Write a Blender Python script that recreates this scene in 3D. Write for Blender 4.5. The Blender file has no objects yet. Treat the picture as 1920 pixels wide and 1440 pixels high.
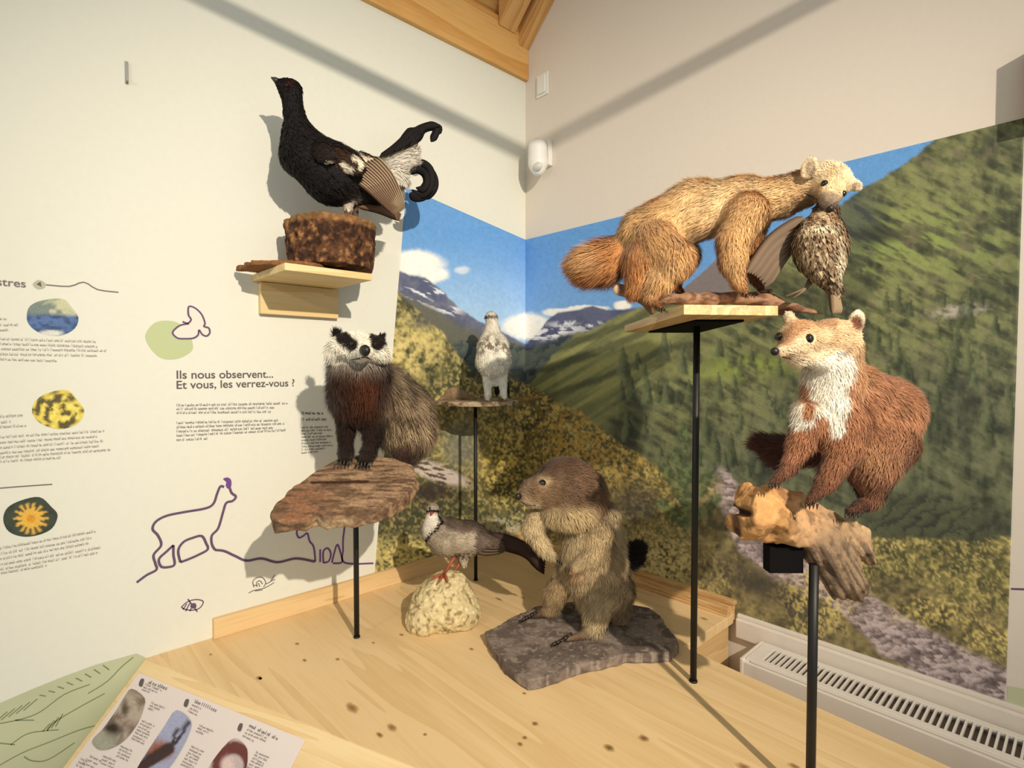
import bpy, math
import numpy as np
from mathutils import Vector, Matrix

# ------------------------------------------------------------------ camera, world, lights, exposure
SC = bpy.context.scene
COL = SC.collection
F = 1028.0                                   # focal length in pixels of the 1920x1440 frame
PITCH = math.atan(30 / F)
CAMZ = 1.5
cam_d = bpy.data.cameras.new('camera')
cam_d.sensor_width = 36
cam_d.lens = 36 * F / 1920
cam_d.clip_start = 0.02
cam = bpy.data.objects.new('camera', cam_d)
COL.objects.link(cam)
# world: the room corner stands at the origin, right wall along +X, left wall along -Y
YAW = math.atan2(1028, 960)
CX, CY = 0.053, 2.18                          # corner as seen from the camera (right, ahead)
def XF(x, y, z=0.0):
    """point given in metres right of / ahead of the camera -> world"""
    a, b = x - CX, y - CY
    c, s = 960 / math.hypot(960, 1028), 1028 / math.hypot(960, 1028)
    return (a * c - b * s, a * s + b * c, z)
cam.location = XF(0, 0, CAMZ)
cam.rotation_euler = (math.pi / 2 - PITCH, 0, YAW)
SC.camera = cam

world = bpy.data.worlds.new('world')
SC.world = world
world.use_nodes = True
bg = world.node_tree.nodes['Background']
bg.inputs[0].default_value = (0.92, 1.0, 0.98, 1)
bg.inputs[1].default_value = 0.40

def spot(name, loc, target, energy, color, size=100, blend=0.6, radius=0.03):
    l = bpy.data.lights.new(name, 'SPOT')
    l.energy = energy; l.color = color; l.spot_size = math.radians(size); l.spot_blend = blend
    l.shadow_soft_size = radius
    o = bpy.data.objects.new(name, l)
    COL.objects.link(o)
    o.location = loc
    d = Vector(target) - Vector(loc)
    o.rotation_euler = d.to_track_quat('-Z', 'Y').to_euler()
    return o
WARM = (1.0, 0.88, 0.71)
spot('track_spot_key', XF(1.06, -1.1, CAMZ + 1.22), XF(-0.12, 1.6, CAMZ - 0.14), 285, WARM, 62, 1.0, 0.022)
spot('track_spot_fill', XF(-1.1, 0.1, CAMZ + 0.62), XF(0.1, 1.9, 1.6), 8, (1.0, 0.88, 0.72), 90, 0.9, 0.05)

SC.view_settings.view_transform = 'Standard'
SC.view_settings.look = 'None'
SC.view_settings.gamma = 1
SC.view_settings.use_curve_mapping = False
SC.view_settings.exposure = 0.58

# ------------------------------------------------------------------ measuring helpers
rng = np.random.default_rng(7)
RT = np.array([math.cos(YAW), math.sin(YAW), 0.0])
HF = np.array([-math.sin(YAW), math.cos(YAW), 0.0])        # horizontal view direction
FW = HF * math.cos(PITCH) - np.array([0, 0, math.sin(PITCH)])
UP = HF * math.sin(PITCH) + np.array([0, 0, math.cos(PITCH)])
CAM = np.array(XF(0, 0, CAMZ))
PLZ = CAMZ - 0.7                              # platform top
Q = np.zeros(3)                               # room corner
dR = np.array([1.0, 0, 0])                    # along the right wall, out of the corner
dL = np.array([0, -1.0, 0])                   # along the left wall, out of the corner
ZZ = np.array([0, 0, 1.0])

def ray(x, y): return FW + (x - 960) / F * RT + (720 - y) / F * UP
def W(x, y, d): return CAM + d * ray(x, y)
def G(u, e, z): return np.array([Q[0], Q[1], 0]) + u * dR + e * dL + z * ZZ      # room coordinates
def hit(x, y, p0, n):
    r = ray(x, y); return CAM + r * (((p0 - CAM) @ n) / (r @ n))
def onL(x, y, off=0.0): return hit(x, y, Q + dR * off, dR)
def onR(x, y, off=0.0): return hit(x, y, Q + dL * off, dL)
def onP(x, y, z=PLZ): return hit(x, y, np.array([0, 0, z]), ZZ)
def proj(P):
    P = np.asarray(P) - CAM
    d = P @ FW
    return 960 + F * (P @ RT) / d, 720 - F * (P @ UP) / d, d
def wdL(x): return float((onL(x, 690) - CAM) @ FW)
def wdR(x): return float((onR(x, 690) - CAM) @ FW)
def lin(c):
    c = np.asarray(c, float) / 255.0
    return np.where(c <= 0.04045, c / 12.92, ((c + 0.055) / 1.055) ** 2.4)
def nrm(v):
    v = np.asarray(v, float)
    return v / (np.linalg.norm(v, axis=-1, keepdims=True) + 1e-12)
def sst(a, b, x):
    t = np.clip((x - a) / (b - a), 0, 1); return t * t * (3 - 2 * t)
def mix(a, b, t):
    return a * (1 - t) + b * t

# lattice noise
_H = rng.random(65536)
def _h(i, j, k): return _H[((i * 73856093) ^ (j * 19349663) ^ (k * 83492791)) & 65535]
def noise3(x, y, z):
    x, y, z = np.broadcast_arrays(x, y, z)
    i, j, k = np.floor(x).astype(np.int64), np.floor(y).astype(np.int64), np.floor(z).astype(np.int64)
    fx, fy, fz = x - i, y - j, z - k
    fx, fy, fz = fx * fx * (3 - 2 * fx), fy * fy * (3 - 2 * fy), fz * fz * (3 - 2 * fz)
    r = 0
    for a in (0, 1):
        for b in (0, 1):
            for c in (0, 1):
                r = r + _h(i + a, j + b, k + c) * (fx if a else 1 - fx) * (fy if b else 1 - fy) * (fz if c else 1 - fz)
    return r
def fbm(x, y, z=0.0, o=4):
    r = 0; amp = 0.5; s = 0
    for n in range(o):
        r = r + amp * noise3(x * 2 ** n + 17.3 * n, y * 2 ** n + 5.1 * n, z * 2 ** n + 9.7 * n); s += amp; amp *= 0.55
    return r / s

# ------------------------------------------------------------------ object helpers
ORG = {}
def link(o, parent=None, base=None):
    COL.objects.link(o)
    if parent is not None:
        o.parent = parent
        ORG[o.name] = ORG[parent.name]
    else:
        b = np.zeros(3) if base is None else np.asarray(base, float)
        o.location = b
        ORG[o.name] = b
    return o
def tag(o, label=None, cat=None, group=None, kind=None):
    if label: o['label'] = label
    if cat: o['category'] = cat
    if group: o['group'] = group
    if kind: o['kind'] = kind
    return o
def thing(name, base, label, cat, group=None):
    o = bpy.data.objects.new(name, None)
    o.empty_display_size = 0.05
    link(o, None, base)
    return tag(o, label, cat, group)
def mesh_obj(name, V, Fc, mat, parent=None, base=None, smooth=False, cols=None):
    """one mesh object; V in world metres"""
    org = ORG[parent.name] if parent is not None else (np.zeros(3) if base is None else np.asarray(base, float))
    V = np.asarray(V, float).reshape(-1, 3)
    me = bpy.data.meshes.new(name)
    Fa = None
    if isinstance(Fc, np.ndarray):
        Fa = Fc
    if Fa is not None:
        n, k = Fa.shape
        me.vertices.add(len(V)); me.vertices.foreach_set('co', (V - org).astype(np.float32).ravel())
        me.loops.add(n * k); me.loops.foreach_set('vertex_index', Fa.astype(np.int32).ravel())
        me.polygons.add(n)
        me.polygons.foreach_set('loop_start', np.arange(0, n * k, k, dtype=np.int32))
        me.update(calc_edges=True)
    else:
        me.from_pydata([tuple(v) for v in (V - org)], [], [tuple(int(i) for i in f) for f in Fc])
        me.update()
    if smooth:
        me.polygons.foreach_set('use_smooth', np.ones(len(me.polygons), bool))
    if cols is not None:
        a = me.color_attributes.new('col', 'FLOAT_COLOR', 'POINT')
        c4 = np.ones((len(V), 4), np.float32); c4[:, :3] = np.clip(cols, 0, 1)
        a.data.foreach_set('color', c4.ravel())
    if mat is not None: me.materials.append(mat)
    o = bpy.data.objects.new(name, me)
    return link(o, parent, base)

def box_vf(c, ax, ay, az, hx, hy, hz):
    c, ax, ay, az = map(np.asarray, (c, ax, ay, az))
    V = [c + ax * hx * sx + ay * hy * sy + az * hz * sz for sz in (-1, 1) for sy in (-1, 1) for sx in (-1, 1)]
    Fc = [(0, 2, 3, 1), (4, 5, 7, 6), (0, 1, 5, 4), (2, 6, 7, 3), (1, 3, 7, 5), (0, 4, 6, 2)]
    return V, Fc
def bevel(o, w=0.002, seg=2):
    m = o.modifiers.new('bevel', 'BEVEL'); m.width = w; m.segments = seg; m.limit_method = 'ANGLE'
    return o
def box(name, lo, hi, mat, parent=None, base=None, bev=0.002):
    """box in room coordinates (u, e, z)"""
    c = G(*[(a + b) / 2 for a, b in zip(lo, hi)])
    V, Fc = box_vf(c, dR, dL, ZZ, *[abs(b - a) / 2 for a, b in zip(lo, hi)])
    o = mesh_obj(name, V, Fc, mat, parent, base)
    # u,e,z is a left handed frame: flip
    o.data.flip_normals()
    if bev: bevel(o, bev)
    return o
def prism(name, pts, mat, parent=None, base=None, vec=None, bev=0):
    """extrude polygon pts (world) by vec"""
    pts = np.asarray(pts, float); n = len(pts)
    V = np.vstack([pts, pts + vec])
    Fc = [tuple(range(n))[::-1], tuple(range(n, 2 * n))] + [(i, (i + 1) % n, n + (i + 1) % n, n + i) for i in range(n)]
    o = mesh_obj(name, V, Fc, mat, parent, base)
    import bmesh
    bm = bmesh.new(); bm.from_mesh(o.data); bmesh.ops.recalc_face_normals(bm, faces=bm.faces); bm.to_mesh(o.data); bm.free()
    if bev: bevel(o, bev)
    return o
def tube_vf(P, R, seg=10, cap=True):
    P = np.asarray(P, float); n = len(P)
    R = np.broadcast_to(np.asarray(R, float), (n,))
    T = nrm(np.gradient(P, axis=0))
    ref = np.array([0.31, 0.27, 0.91])
    V = []; 
    for i in range(n):
        a = nrm(np.cross(T[i], ref)); b = np.cross(T[i], a)
        th = np.arange(seg) * 2 * np.pi / seg
        V.append(P[i] + R[i] * (np.cos(th)[:, None] * a + np.sin(th)[:, None] * b))
    V = np.vstack(V)
    Fc = [(i * seg + j, i * seg + (j + 1) % seg, (i + 1) * seg + (j + 1) % seg, (i + 1) * seg + j) for i in range(n - 1) for j in range(seg)]
    if cap: Fc += [tuple(range(seg))[::-1], tuple(range((n - 1) * seg, n * seg))]
    return V, Fc
def tube(name, P, R, mat, parent=None, base=None, seg=10, cols=None):
    V, Fc = tube_vf(P, R, seg)
    return mesh_obj(name, V, Fc, mat, parent, base, smooth=True, cols=cols)
def sphere(name, c, r, mat, parent, axes=None, sc=(1, 1, 1), seg=14):
    th = np.linspace(0, np.pi, seg // 2 + 2); V = []
    for t in th:
        for p in np.arange(seg) * 2 * np.pi / seg:
            V.append([math.sin(t) * math.cos(p) * sc[0], math.sin(t) * math.sin(p) * sc[1], math.cos(t) * sc[2]])
    V = np.array(V) * r
    A = np.eye(3) if axes is None else np.array(axes)
    V = V @ A + np.asarray(c)
    Fc = [(i * seg + j, (i + 1) * seg + j, (i + 1) * seg + (j + 1) % seg, i * seg + (j + 1) % seg) for i in range(len(th) - 1) for j in range(seg)]
    return mesh_obj(name, V, Fc, mat, parent, smooth=True)
def catmull(P, n=8, closed=False):
    P = [np.asarray(p, float) for p in P]; m = len(P); out = []
    rngi = range(m) if closed else range(m - 1)
    for i in rngi:
        g = (lambda k: P[k % m]) if closed else (lambda k: P[min(max(k, 0), m - 1)])
        p0, p1, p2, p3 = g(i - 1), g(i), g(i + 1), g(i + 2)
        for t in np.arange(n) / n:
            out.append(0.5 * (2 * p1 + (p2 - p0) * t + (2 * p0 - 5 * p1 + 4 * p2 - p3) * t * t + (3 * p1 - p0 - 3 * p2 + p3) * t ** 3))
    if not closed: out.append(P[-1])
    return np.array(out)

# ------------------------------------------------------------------ materials
MATS = {}
def newmat(name):
    m = bpy.data.materials.new(name); m.use_nodes = True
    MATS[name] = m
    nt = m.node_tree
    return m, nt, nt.nodes['Principled BSDF']
def plain(name, srgb, rough=0.6, metal=0.0, spec=0.5, var=0.0, scale=30, bump=0.0):
    m, nt, b = newmat(name)
    c = lin(srgb)
    b.inputs['Base Color'].default_value = (*c, 1)
    b.inputs['Roughness'].default_value = rough
    b.inputs['Metallic'].default_value = metal
    b.inputs['Specular IOR Level'].default_value = spec
    if var or bump:
        tc = nt.nodes.new('ShaderNodeTexCoord')
        n = nt.nodes.new('ShaderNodeTexNoise'); n.inputs['Scale'].default_value = scale; n.inputs['Detail'].default_value = 6
        nt.links.new(tc.outputs['Object'], n.inputs['Vector'])
        if var:
            r = nt.nodes.new('ShaderNodeValToRGB')
            r.color_ramp.elements[0].position = 0.3; r.color_ramp.elements[1].position = 0.7
            r.color_ramp.elements[0].color = (*np.clip(c * (1 - var), 0, 1), 1)
            r.color_ramp.elements[1].color = (*np.clip(c * (1 + var), 0, 1), 1)
            nt.links.new(n.outputs['Fac'], r.inputs['Fac']); nt.links.new(r.outputs['Color'], b.inputs['Base Color'])
        if bump:
            bp = nt.nodes.new('ShaderNodeBump'); bp.inputs['Strength'].default_value = bump; bp.inputs['Distance'].default_value = 0.004
            nt.links.new(n.outputs['Fac'], bp.inputs['Height']); nt.links.new(bp.outputs['Normal'], b.inputs['Normal'])
    return m
def attr_mat(name, rough=0.8, spec=0.3, var=0.0, scale=200, bump=0.0, sheen=0.0, dist=0.003):
    """surface colour read from the vertex colour 'col', with procedural grain on top"""
    m, nt, b = newmat(name)
    a = nt.nodes.new('ShaderNodeAttribute'); a.attribute_name = 'col'
    b.inputs['Roughness'].default_value = rough
    b.inputs['Specular IOR Level'].default_value = spec
    b.inputs['Sheen Weight'].default_value = sheen
    src = a.outputs['Color']
    if var or bump:
        tc = nt.nodes.new('ShaderNodeTexCoord')
        n = nt.nodes.new('ShaderNodeTexNoise'); n.inputs['Scale'].default_value = scale; n.inputs['Detail'].default_value = 5
        nt.links.new(tc.outputs['Object'], n.inputs['Vector'])
        if var:
            mr = nt.nodes.new('ShaderNodeMapRange')
            mr.inputs['From Min'].default_value = 0.3; mr.inputs['From Max'].default_value = 0.7
            mr.inputs['To Min'].default_value = 1 - var; mr.inputs['To Max'].default_value = 1 + var
            nt.links.new(n.outputs['Fac'], mr.inputs['Value'])
            vm = nt.nodes.new('ShaderNodeVectorMath'); vm.operation = 'SCALE'
            nt.links.new(src, vm.inputs[0]); nt.links.new(mr.outputs['Result'], vm.inputs['Scale'])
            src = vm.outputs['Vector']
        if bump:
            bp = nt.nodes.new('ShaderNodeBump'); bp.inputs['Strength'].default_value = bump; bp.inputs['Distance'].default_value = dist
            nt.links.new(n.outputs['Fac'], bp.inputs['Height']); nt.links.new(bp.outputs['Normal'], b.inputs['Normal'])
    nt.links.new(src, b.inputs['Base Color'])
    return m
def wood(name, light, dark, grain, scale=7.0, rough=0.55, attr=False, contrast=(0.35, 0.75)):
    """grain: world direction of the fibres"""
    m, nt, b = newmat(name)
    b.inputs['Roughness'].default_value = rough
    b.inputs['Specular IOR Level'].default_value = 0.35
    g = nrm(grain)
    s = nrm(np.cross(g, [0.0, 0.0, 1.0]) if abs(g[2]) < 0.9 else np.cross(g, [1.0, 0, 0]))
    t = np.cross(g, s)
    tc = nt.nodes.new('ShaderNodeTexCoord')
    comb = nt.nodes.new('ShaderNodeCombineXYZ')
    for i, (ax, k) in enumerate(((g, 0.07), (s, 1.0), (t, 1.0))):
        d = nt.nodes.new('ShaderNodeVectorMath'); d.operation = 'DOT_PRODUCT'
        d.inputs[1].default_value = tuple(np.asarray(ax) * k)
        nt.links.new(tc.outputs['Object'], d.inputs[0]); nt.links.new(d.outputs['Value'], comb.inputs[i])
    n = nt.nodes.new('ShaderNodeTexNoise'); n.inputs['Scale'].default_value = scale; n.inputs['Detail'].default_value = 3
    n.inputs['Distortion'].default_value = 0.6
    nt.links.new(comb.outputs[0], n.inputs['Vector'])
    # rings: fold the noise into narrow bands
    mm = nt.nodes.new('ShaderNodeMath'); mm.operation = 'MULTIPLY'; mm.inputs[1].default_value = 9.0
    fr = nt.nodes.new('ShaderNodeMath'); fr.operation = 'FRACT'
    nt.links.new(n.outputs['Fac'], mm.inputs[0]); nt.links.new(mm.outputs[0], fr.inputs[0])
    fine = nt.nodes.new('ShaderNodeTexNoise'); fine.inputs['Scale'].default_value = scale * 22; fine.inputs['Detail'].default_value = 2
    nt.links.new(comb.outputs[0], fine.inputs['Vector'])
    ad = nt.nodes.new('ShaderNodeMath'); ad.operation = 'MULTIPLY_ADD'; ad.inputs[1].default_value = 0.45
    nt.links.new(fr.outputs[0], ad.inputs[0])
    f2 = nt.nodes.new('ShaderNodeMath'); f2.operation = 'MULTIPLY'; f2.inputs[1].default_value = 0.6
    nt.links.new(fine.outputs['Fac'], f2.inputs[0]); nt.links.new(f2.outputs[0], ad.inputs[2])
    r = nt.nodes.new('ShaderNodeValToRGB')
    r.color_ramp.elements[0].position = contrast[0]; r.color_ramp.elements[1].position = contrast[1]
    r.color_ramp.elements[0].color = (*lin(light), 1); r.color_ramp.elements[1].color = (*lin(dark), 1)
    nt.links.new(ad.outputs[0], r.inputs['Fac'])
    src = r.outputs['Color']
    if attr:
        a = nt.nodes.new('ShaderNodeAttribute'); a.attribute_name = 'col'
        mu = nt.nodes.new('ShaderNodeVectorMath'); mu.operation = 'MULTIPLY'
        nt.links.new(src, mu.inputs[0]); nt.links.new(a.outputs['Color'], mu.inputs[1]); src = mu.outputs['Vector']
    nt.links.new(src, b.inputs['Base Color'])
    return m

M_WALL = plain('wall_paint', (225, 224, 212), 0.85, spec=0.2, var=0.012, scale=60)
M_WALLR = plain('wall_paint_warm', (222, 212, 200), 0.85, spec=0.2, var=0.012, scale=60)
M_PINE = wood('pine_platform', (228, 198, 150), (217, 184, 133), dR, 5.0, 0.5)
M_PINE_E = wood('pine_strip_left', (228, 196, 146), (210, 174, 120), dL, 6.0)
M_PINE_U = wood('pine_strip_right', (222, 186, 132), (180, 134, 82), dR, 16.0)
M_BEAM = wood('larch_beam', (226, 178, 108), (206, 150, 80), dL, 5.0)
M_RAFTER = wood('larch_rafter', (222, 176, 112), (200, 146, 84), dR + 0.93 * ZZ, 6.0)
M_SHELF = wood('pine_shelf', (232, 208, 158), (220, 190, 132), dL, 6.0)
M_PLANK = wood('pine_plank', (228, 200, 150), (200, 164, 112), FW, 8.0)
M_BLACK = plain('black_metal', (20, 18, 17), 0.5, spec=0.4)
M_MATTE = plain('matte_black', (14, 12, 12), 0.9, spec=0.1)
M_WHITE = plain('white_plastic', (232, 230, 224), 0.4)
M_RAD = plain('white_enamel', (226, 218, 208), 0.35)
M_RADIN = plain('grey_fins', (120, 108, 100), 0.6)
M_EYE = plain('glass_eye', (10, 7, 6), 0.05, spec=0.8)
M_NOSE = plain('dark_nose', (24, 18, 17), 0.45)
M_CLAW = plain('dark_claw', (38, 28, 22), 0.4)
M_FUR = attr_mat('fur', 0.85, 0.15, sheen=0.15)
M_SKIN = attr_mat('hide', 0.9, 0.1, var=0.25, scale=160)
M_FEATH = attr_mat('feathers', 0.75, 0.25)
M_STONE = attr_mat('stone', 0.9, 0.2, var=0.18, scale=120, bump=0.35)
M_BARK = attr_mat('bark', 0.9, 0.15, var=0.3, scale=130, bump=0.5)
M_DRIFT = attr_mat('driftwood', 0.8, 0.2, var=0.18, scale=110, bump=0.4)
M_PRINT = attr_mat('mural_print', 0.6, 0.3, var=0.10, scale=330)
M_PHOTO = attr_mat('photo_print', 0.6, 0.3, var=0.12, scale=300)
M_INK = plain('purple_ink', (98, 72, 104), 0.7)
M_INKV = plain('violet_ink', (112, 66, 140), 0.7)
M_TEXT = plain('grey_ink', (112, 106, 104), 0.7)
M_TEXTD = plain('dark_grey_ink', (92, 84, 84), 0.7)
M_TEXTL = plain('pale_grey_ink', (152, 146, 140), 0.7)
M_GREEN = plain('green_print', (186, 196, 150), 0.7)
M_HILL = plain('green_hill_print', (190, 194, 160), 0.75, var=0.05, scale=8)
M_HILLINK = plain('green_ink', (122, 132, 92), 0.7)
M_PAPER = plain('paper', (222, 210, 206), 0.6)

# ------------------------------------------------------------------ signed-distance modelling
class Body:
    """organic solid: cones and ellipsoids laid out at measured places, blended into one skin"""
    def __init__(s, depth):
        s.depth = depth if callable(depth) else (lambda x: depth)
        s.pr = []
    def at(s, p):
        return W(p[0], p[1], s.depth(p[0]) + (p[2] if len(p) > 2 else 0.0))
    def r2m(s, p, r): return r * (s.depth(p[0]) + (p[2] if len(p) > 2 else 0.0)) / F
    def vec(s, f): return nrm(f[0] * RT - f[1] * UP + (f[2] if len(f) > 2 else 0) * FW)
    def cone(s, a, b, ra, rb, col=(128, 128, 128), k=0.012, fl=0.01, flow=None):
        A, B = s.at(a), s.at(b)
        s.pr.append(dict(t='c', A=A, B=B, ra=s.r2m(a, ra), rb=s.r2m(b, rb), col=lin(col), k=k, fl=fl, flow=s.vec(flow) if flow else nrm(B - A)))
        return s
    def chain(s, pts, radii, **kw):
        for i in range(len(pts) - 1): s.cone(pts[i], pts[i + 1], radii[i], radii[i + 1], **kw)
        return s
    def ell(s, c, r, col=(128, 128, 128), ang=0, yaw=0, k=0.012, fl=0.01, flow=(0, 1, 0)):
        C = s.at(c); a = math.radians(ang); y = math.radians(yaw)
        X = math.cos(a) * RT + math.sin(a) * UP; Y = -math.sin(a) * RT + math.cos(a) * UP; Zd = FW.copy()
        X, Zd = math.cos(y) * X + math.sin(y) * Zd, -math.sin(y) * X + math.cos(y) * Zd
        s.pr.append(dict(t='e', A=C, ax=np.array([X, Y, Zd]), r=np.array([s.r2m(c, q) for q in r]), col=lin(col), k=k, fl=fl, flow=s.vec(flow)))
        return s
    def dist(s, p, P):
        if p['t'] == 'c':
            ab = p['B'] - p['A']; L2 = ab @ ab + 1e-12
            t = np.clip(((P - p['A']) @ ab) / L2, 0, 1)
            return np.linalg.norm(P - p['A'] - t[:, None] * ab, axis=1) - (p['ra'] + (p['rb'] - p['ra']) * t)
        q = (P - p['A']) @ p['ax'].T
        k0 = np.linalg.norm(q / p['r'], axis=1); k1 = np.linalg.norm(q / p['r'] ** 2, axis=1)
        return k0 * (k0 - 1) / (k1 + 1e-9)
    def sdf(s, P):
        d = None
        for p in s.pr:
            e = s.dist(p, P)
            if d is None: d = e; continue
            k = p['k']; h = np.maximum(k - np.abs(d - e), 0) / k
            d = np.minimum(d, e) - h * h * k * 0.25
        return d
    def bounds(s):
        lo, hi = [], []
        for p in s.pr:
            if p['t'] == 'c':
                for q, r in ((p['A'], p['ra']), (p['B'], p['rb'])): lo.append(q - r); hi.append(q + r)
            else:
                r = max(p['r']); lo.append(p['A'] - r); hi.append(p['A'] + r)
        return np.min(lo, 0) - 0.012, np.max(hi, 0) + 0.012
    def attrs(s, P, sig=0.006):
        D = np.array([s.dist(p, P) for p in s.pr])
        w = np.exp(-np.clip((D - D.min(0)) / sig, 0, 40)); w /= w.sum(0)
        col = w.T @ np.array([p['col'] for p in s.pr])
        fl = w.T @ np.array([p['fl'] for p in s.pr])
        fw = w.T @ np.array([p['flow'] for p in s.pr])
        return col, fl, nrm(fw)

def surface_nets(fn, lo, hi, h, disp=None):
    n = np.ceil((hi - lo) / h).astype(int) + 1
    ax = [lo[i] + h * np.arange(n[i]) for i in range(3)]
    g = np.stack(np.meshgrid(*ax, indexing='ij'), -1).reshape(-1, 3)
    d = fn(g)
    if disp is not None:
        m = np.abs(d) < 0.03
        d[m] += disp(g[m])
    D = d.reshape(n)
    S = D < 0
    c = [(a, b, e) for a in (0, 1) for b in (0, 1) for e in (0, 1)]
    sl = lambda o: tuple(slice(o[i], n[i] - 1 + o[i]) for i in range(3))
    cnt = sum(S[sl(o)].astype(int) for o in c)
    act = (cnt > 0) & (cnt < 8)
    idx = -np.ones(act.shape, int); I = np.argwhere(act); idx[act] = np.arange(len(I))
    acc = np.zeros((len(I), 3)); num = np.zeros(len(I))
    for a in c:
        for k in range(3):
            if a[k]: continue
            b = list(a); b[k] = 1
            da = D[I[:, 0] + a[0], I[:, 1] + a[1], I[:, 2] + a[2]]; db = D[I[:, 0] + b[0], I[:, 1] + b[1], I[:, 2] + b[2]]
            m = (da < 0) != (db < 0)
            t = np.where(m, da / np.where(m, da - db, 1), 0)
            p = np.array(a, float)[None].repeat(len(I), 0); p[:, k] += t
            acc += p * m[:, None]; num += m
    V = lo + h * (I + acc / num[:, None])
    faces = []
    for k in range(3):
        a1, a2 = (k + 1) % 3, (k + 2) % 3
        s0 = [slice(1, n[i] - 1) for i in range(3)]; s0[k] = slice(0, n[k] - 1)
        s1 = list(s0); s1[k] = slice(1, n[k])
        A, B = S[tuple(s0)], S[tuple(s1)]
        E = np.argwhere(A != B); sgn = A[A != B]
        E = E + np.array([0 if i == k else 1 for i in range(3)])
        o = np.zeros((4, 3), int); o[1, a1] = -1; o[2, a1] = -1; o[2, a2] = -1; o[3, a2] = -1
        q = np.stack([idx[tuple((E + o[j]).T)] for j in range(4)], 1)
        q[sgn] = q[sgn][:, [0, 1, 2, 3]]; q[~sgn] = q[~sgn][:, ::-1]
        faces.append(q)
    Fq = np.vstack(faces)
    Fq = Fq[(Fq >= 0).all(1)]
    return V, Fq
def vnormals(V, Fq):
    n = np.cross(V[Fq[:, 2]] - V[Fq[:, 0]], V[Fq[:, 3]] - V[Fq[:, 1]])
    N = np.zeros_like(V)
    for j in range(4): np.add.at(N, Fq[:, j], n)
    return nrm(N)
def smooth_mesh(V, Fq, it=3):
    for _ in range(it):
        acc = np.zeros_like(V); num = np.zeros(len(V))
        for j in range(4):
            np.add.at(acc, Fq[:, j], V[Fq[:, (j + 1) % 4]]); np.add.at(num, Fq[:, j], 1)
            np.add.at(acc, Fq[:, j], V[Fq[:, (j + 3) % 4]]); np.add.at(num, Fq[:, j], 1)
        V = V + 0.5 * (acc / np.maximum(num, 1)[:, None] - V)
    return V

def fur_vf(body, V, Fq, N, n, width, lift, paint=None, lenf=None, fscale=1.0, jit=0.3, down=0.25, mid=0.85, cvar=0.22, rootw=0.6, skip=None):
    A = np.linalg.norm(np.cross(V[Fq[:, 2]] - V[Fq[:, 0]], V[Fq[:, 3]] - V[Fq[:, 1]]), axis=1)
    f = rng.choice(len(Fq), n, p=A / A.sum()); a, b = rng.random((2, n))
    def bl(X): return (X[Fq[f, 0]] * ((1 - a) * (1 - b))[:, None] + X[Fq[f, 1]] * (a * (1 - b))[:, None] + X[Fq[f, 2]] * (a * b)[:, None] + X[Fq[f, 3]] * ((1 - a) * b)[:, None])
    P, Nn = bl(V), nrm(bl(N))
    col, L, flow = body.attrs(P)
    px, py, dp = proj(P)
    if paint is not None: col = paint(px, py, dp, col.copy(), Nn)
    if lenf is not None: L = lenf(px, py, L)
    if skip is not None:
        kp = ~skip(px, py, dp, Nn); P, Nn, col, L, flow, px, py = P[kp], Nn[kp], col[kp], L[kp], flow[kp], px[kp], py[kp]; n = len(P)
    L = L * fscale * (0.6 + 0.8 * rng.random(n))
    clump = np.stack([fbm(P[:, 0] * 60 + 11 * i, P[:, 1] * 60, P[:, 2] * 60, 2) - 0.5 for i in range(3)], 1)
    flow = flow + 1.5 * clump - down * ZZ
    col = col * (1 + 0.9 * clump[:, :1])
    tan = nrm(flow - (flow * Nn).sum(1)[:, None] * Nn)
    d = nrm(tan * (1 - lift) + Nn * lift + jit * (rng.random((n, 3)) - 0.5))
    side = nrm(np.cross(d, Nn)) * (width * (0.7 + 0.6 * rng.random(n)))[:, None]
    p0 = P - Nn * 0.0012
    p1 = P + d * (L * 0.5)[:, None]
    d2 = nrm(d + 0.45 * tan - 0.12 * Nn)
    p2 = p1 + d2 * (L * 0.5)[:, None]
    VV = np.stack([p0 - side * rootw, p0 + side * rootw, p1 - side * mid, p1 + side * mid, p2], 1).reshape(-1, 3)
    cv = (1 + cvar * (rng.random(n) * 2 - 1))[:, None]
    c = np.repeat(col * cv, 5, 0)
    B = np.arange(n)[:, None] * 5
    # outward face: (side x d) points out when ordered so
    T = np.concatenate([B + [0, 2, 1], B + [1, 2, 3], B + [2, 4, 3]], 0)
    # orient outward
    v = VV.reshape(-1, 5, 3)
    nn = np.cross(v[:, 2] - v[:, 0], v[:, 1] - v[:, 0])
    if ((nn * Nn).sum(1) < 0).mean() > 0.5: T = T[:, ::-1].copy()
    return VV, T, c

def surf(body, x, y, default=None, inset=0.0):
    """depth along the view ray of pixel (x, y) where the body begins"""
    d0 = body.depth(x); d = np.arange(d0 - .26, d0 + .16, .0015)
    P = CAM + d[:, None] * ray(x, y)
    k = np.argmax(body.sdf(P) + inset < 0)
    return float(d[k]) if k > 0 else (d0 if default is None else default)
def build_body(root, body, h=0.004, paint=None, n=30000, width=0.0007, lift=0.3, smooth=2, name='body', furname='fur', mat=None, fmat=None, inset=0.0, **kw):
    lo, hi = body.bounds()
    V, Fq = surface_nets(lambda P: body.sdf(P) + inset, lo, hi, h)
    V = smooth_mesh(V, Fq, smooth)
    N = vnormals(V, Fq)
    col, _, _ = body.attrs(V)
    px, py, dp = proj(V)
    if paint is not None: col = paint(px, py, dp, col.copy(), N)
    b = mesh_obj(name, V, Fq, mat or M_SKIN, root, smooth=True, cols=col)
    if n:
        FV, FT, FC = fur_vf(body, V, Fq, N, n, width, lift, paint, **kw)
        o = mesh_obj(furname, FV, FT, fmat or M_FUR, root, cols=FC)
        o['kind'] = 'stuff'
    return b
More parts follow.
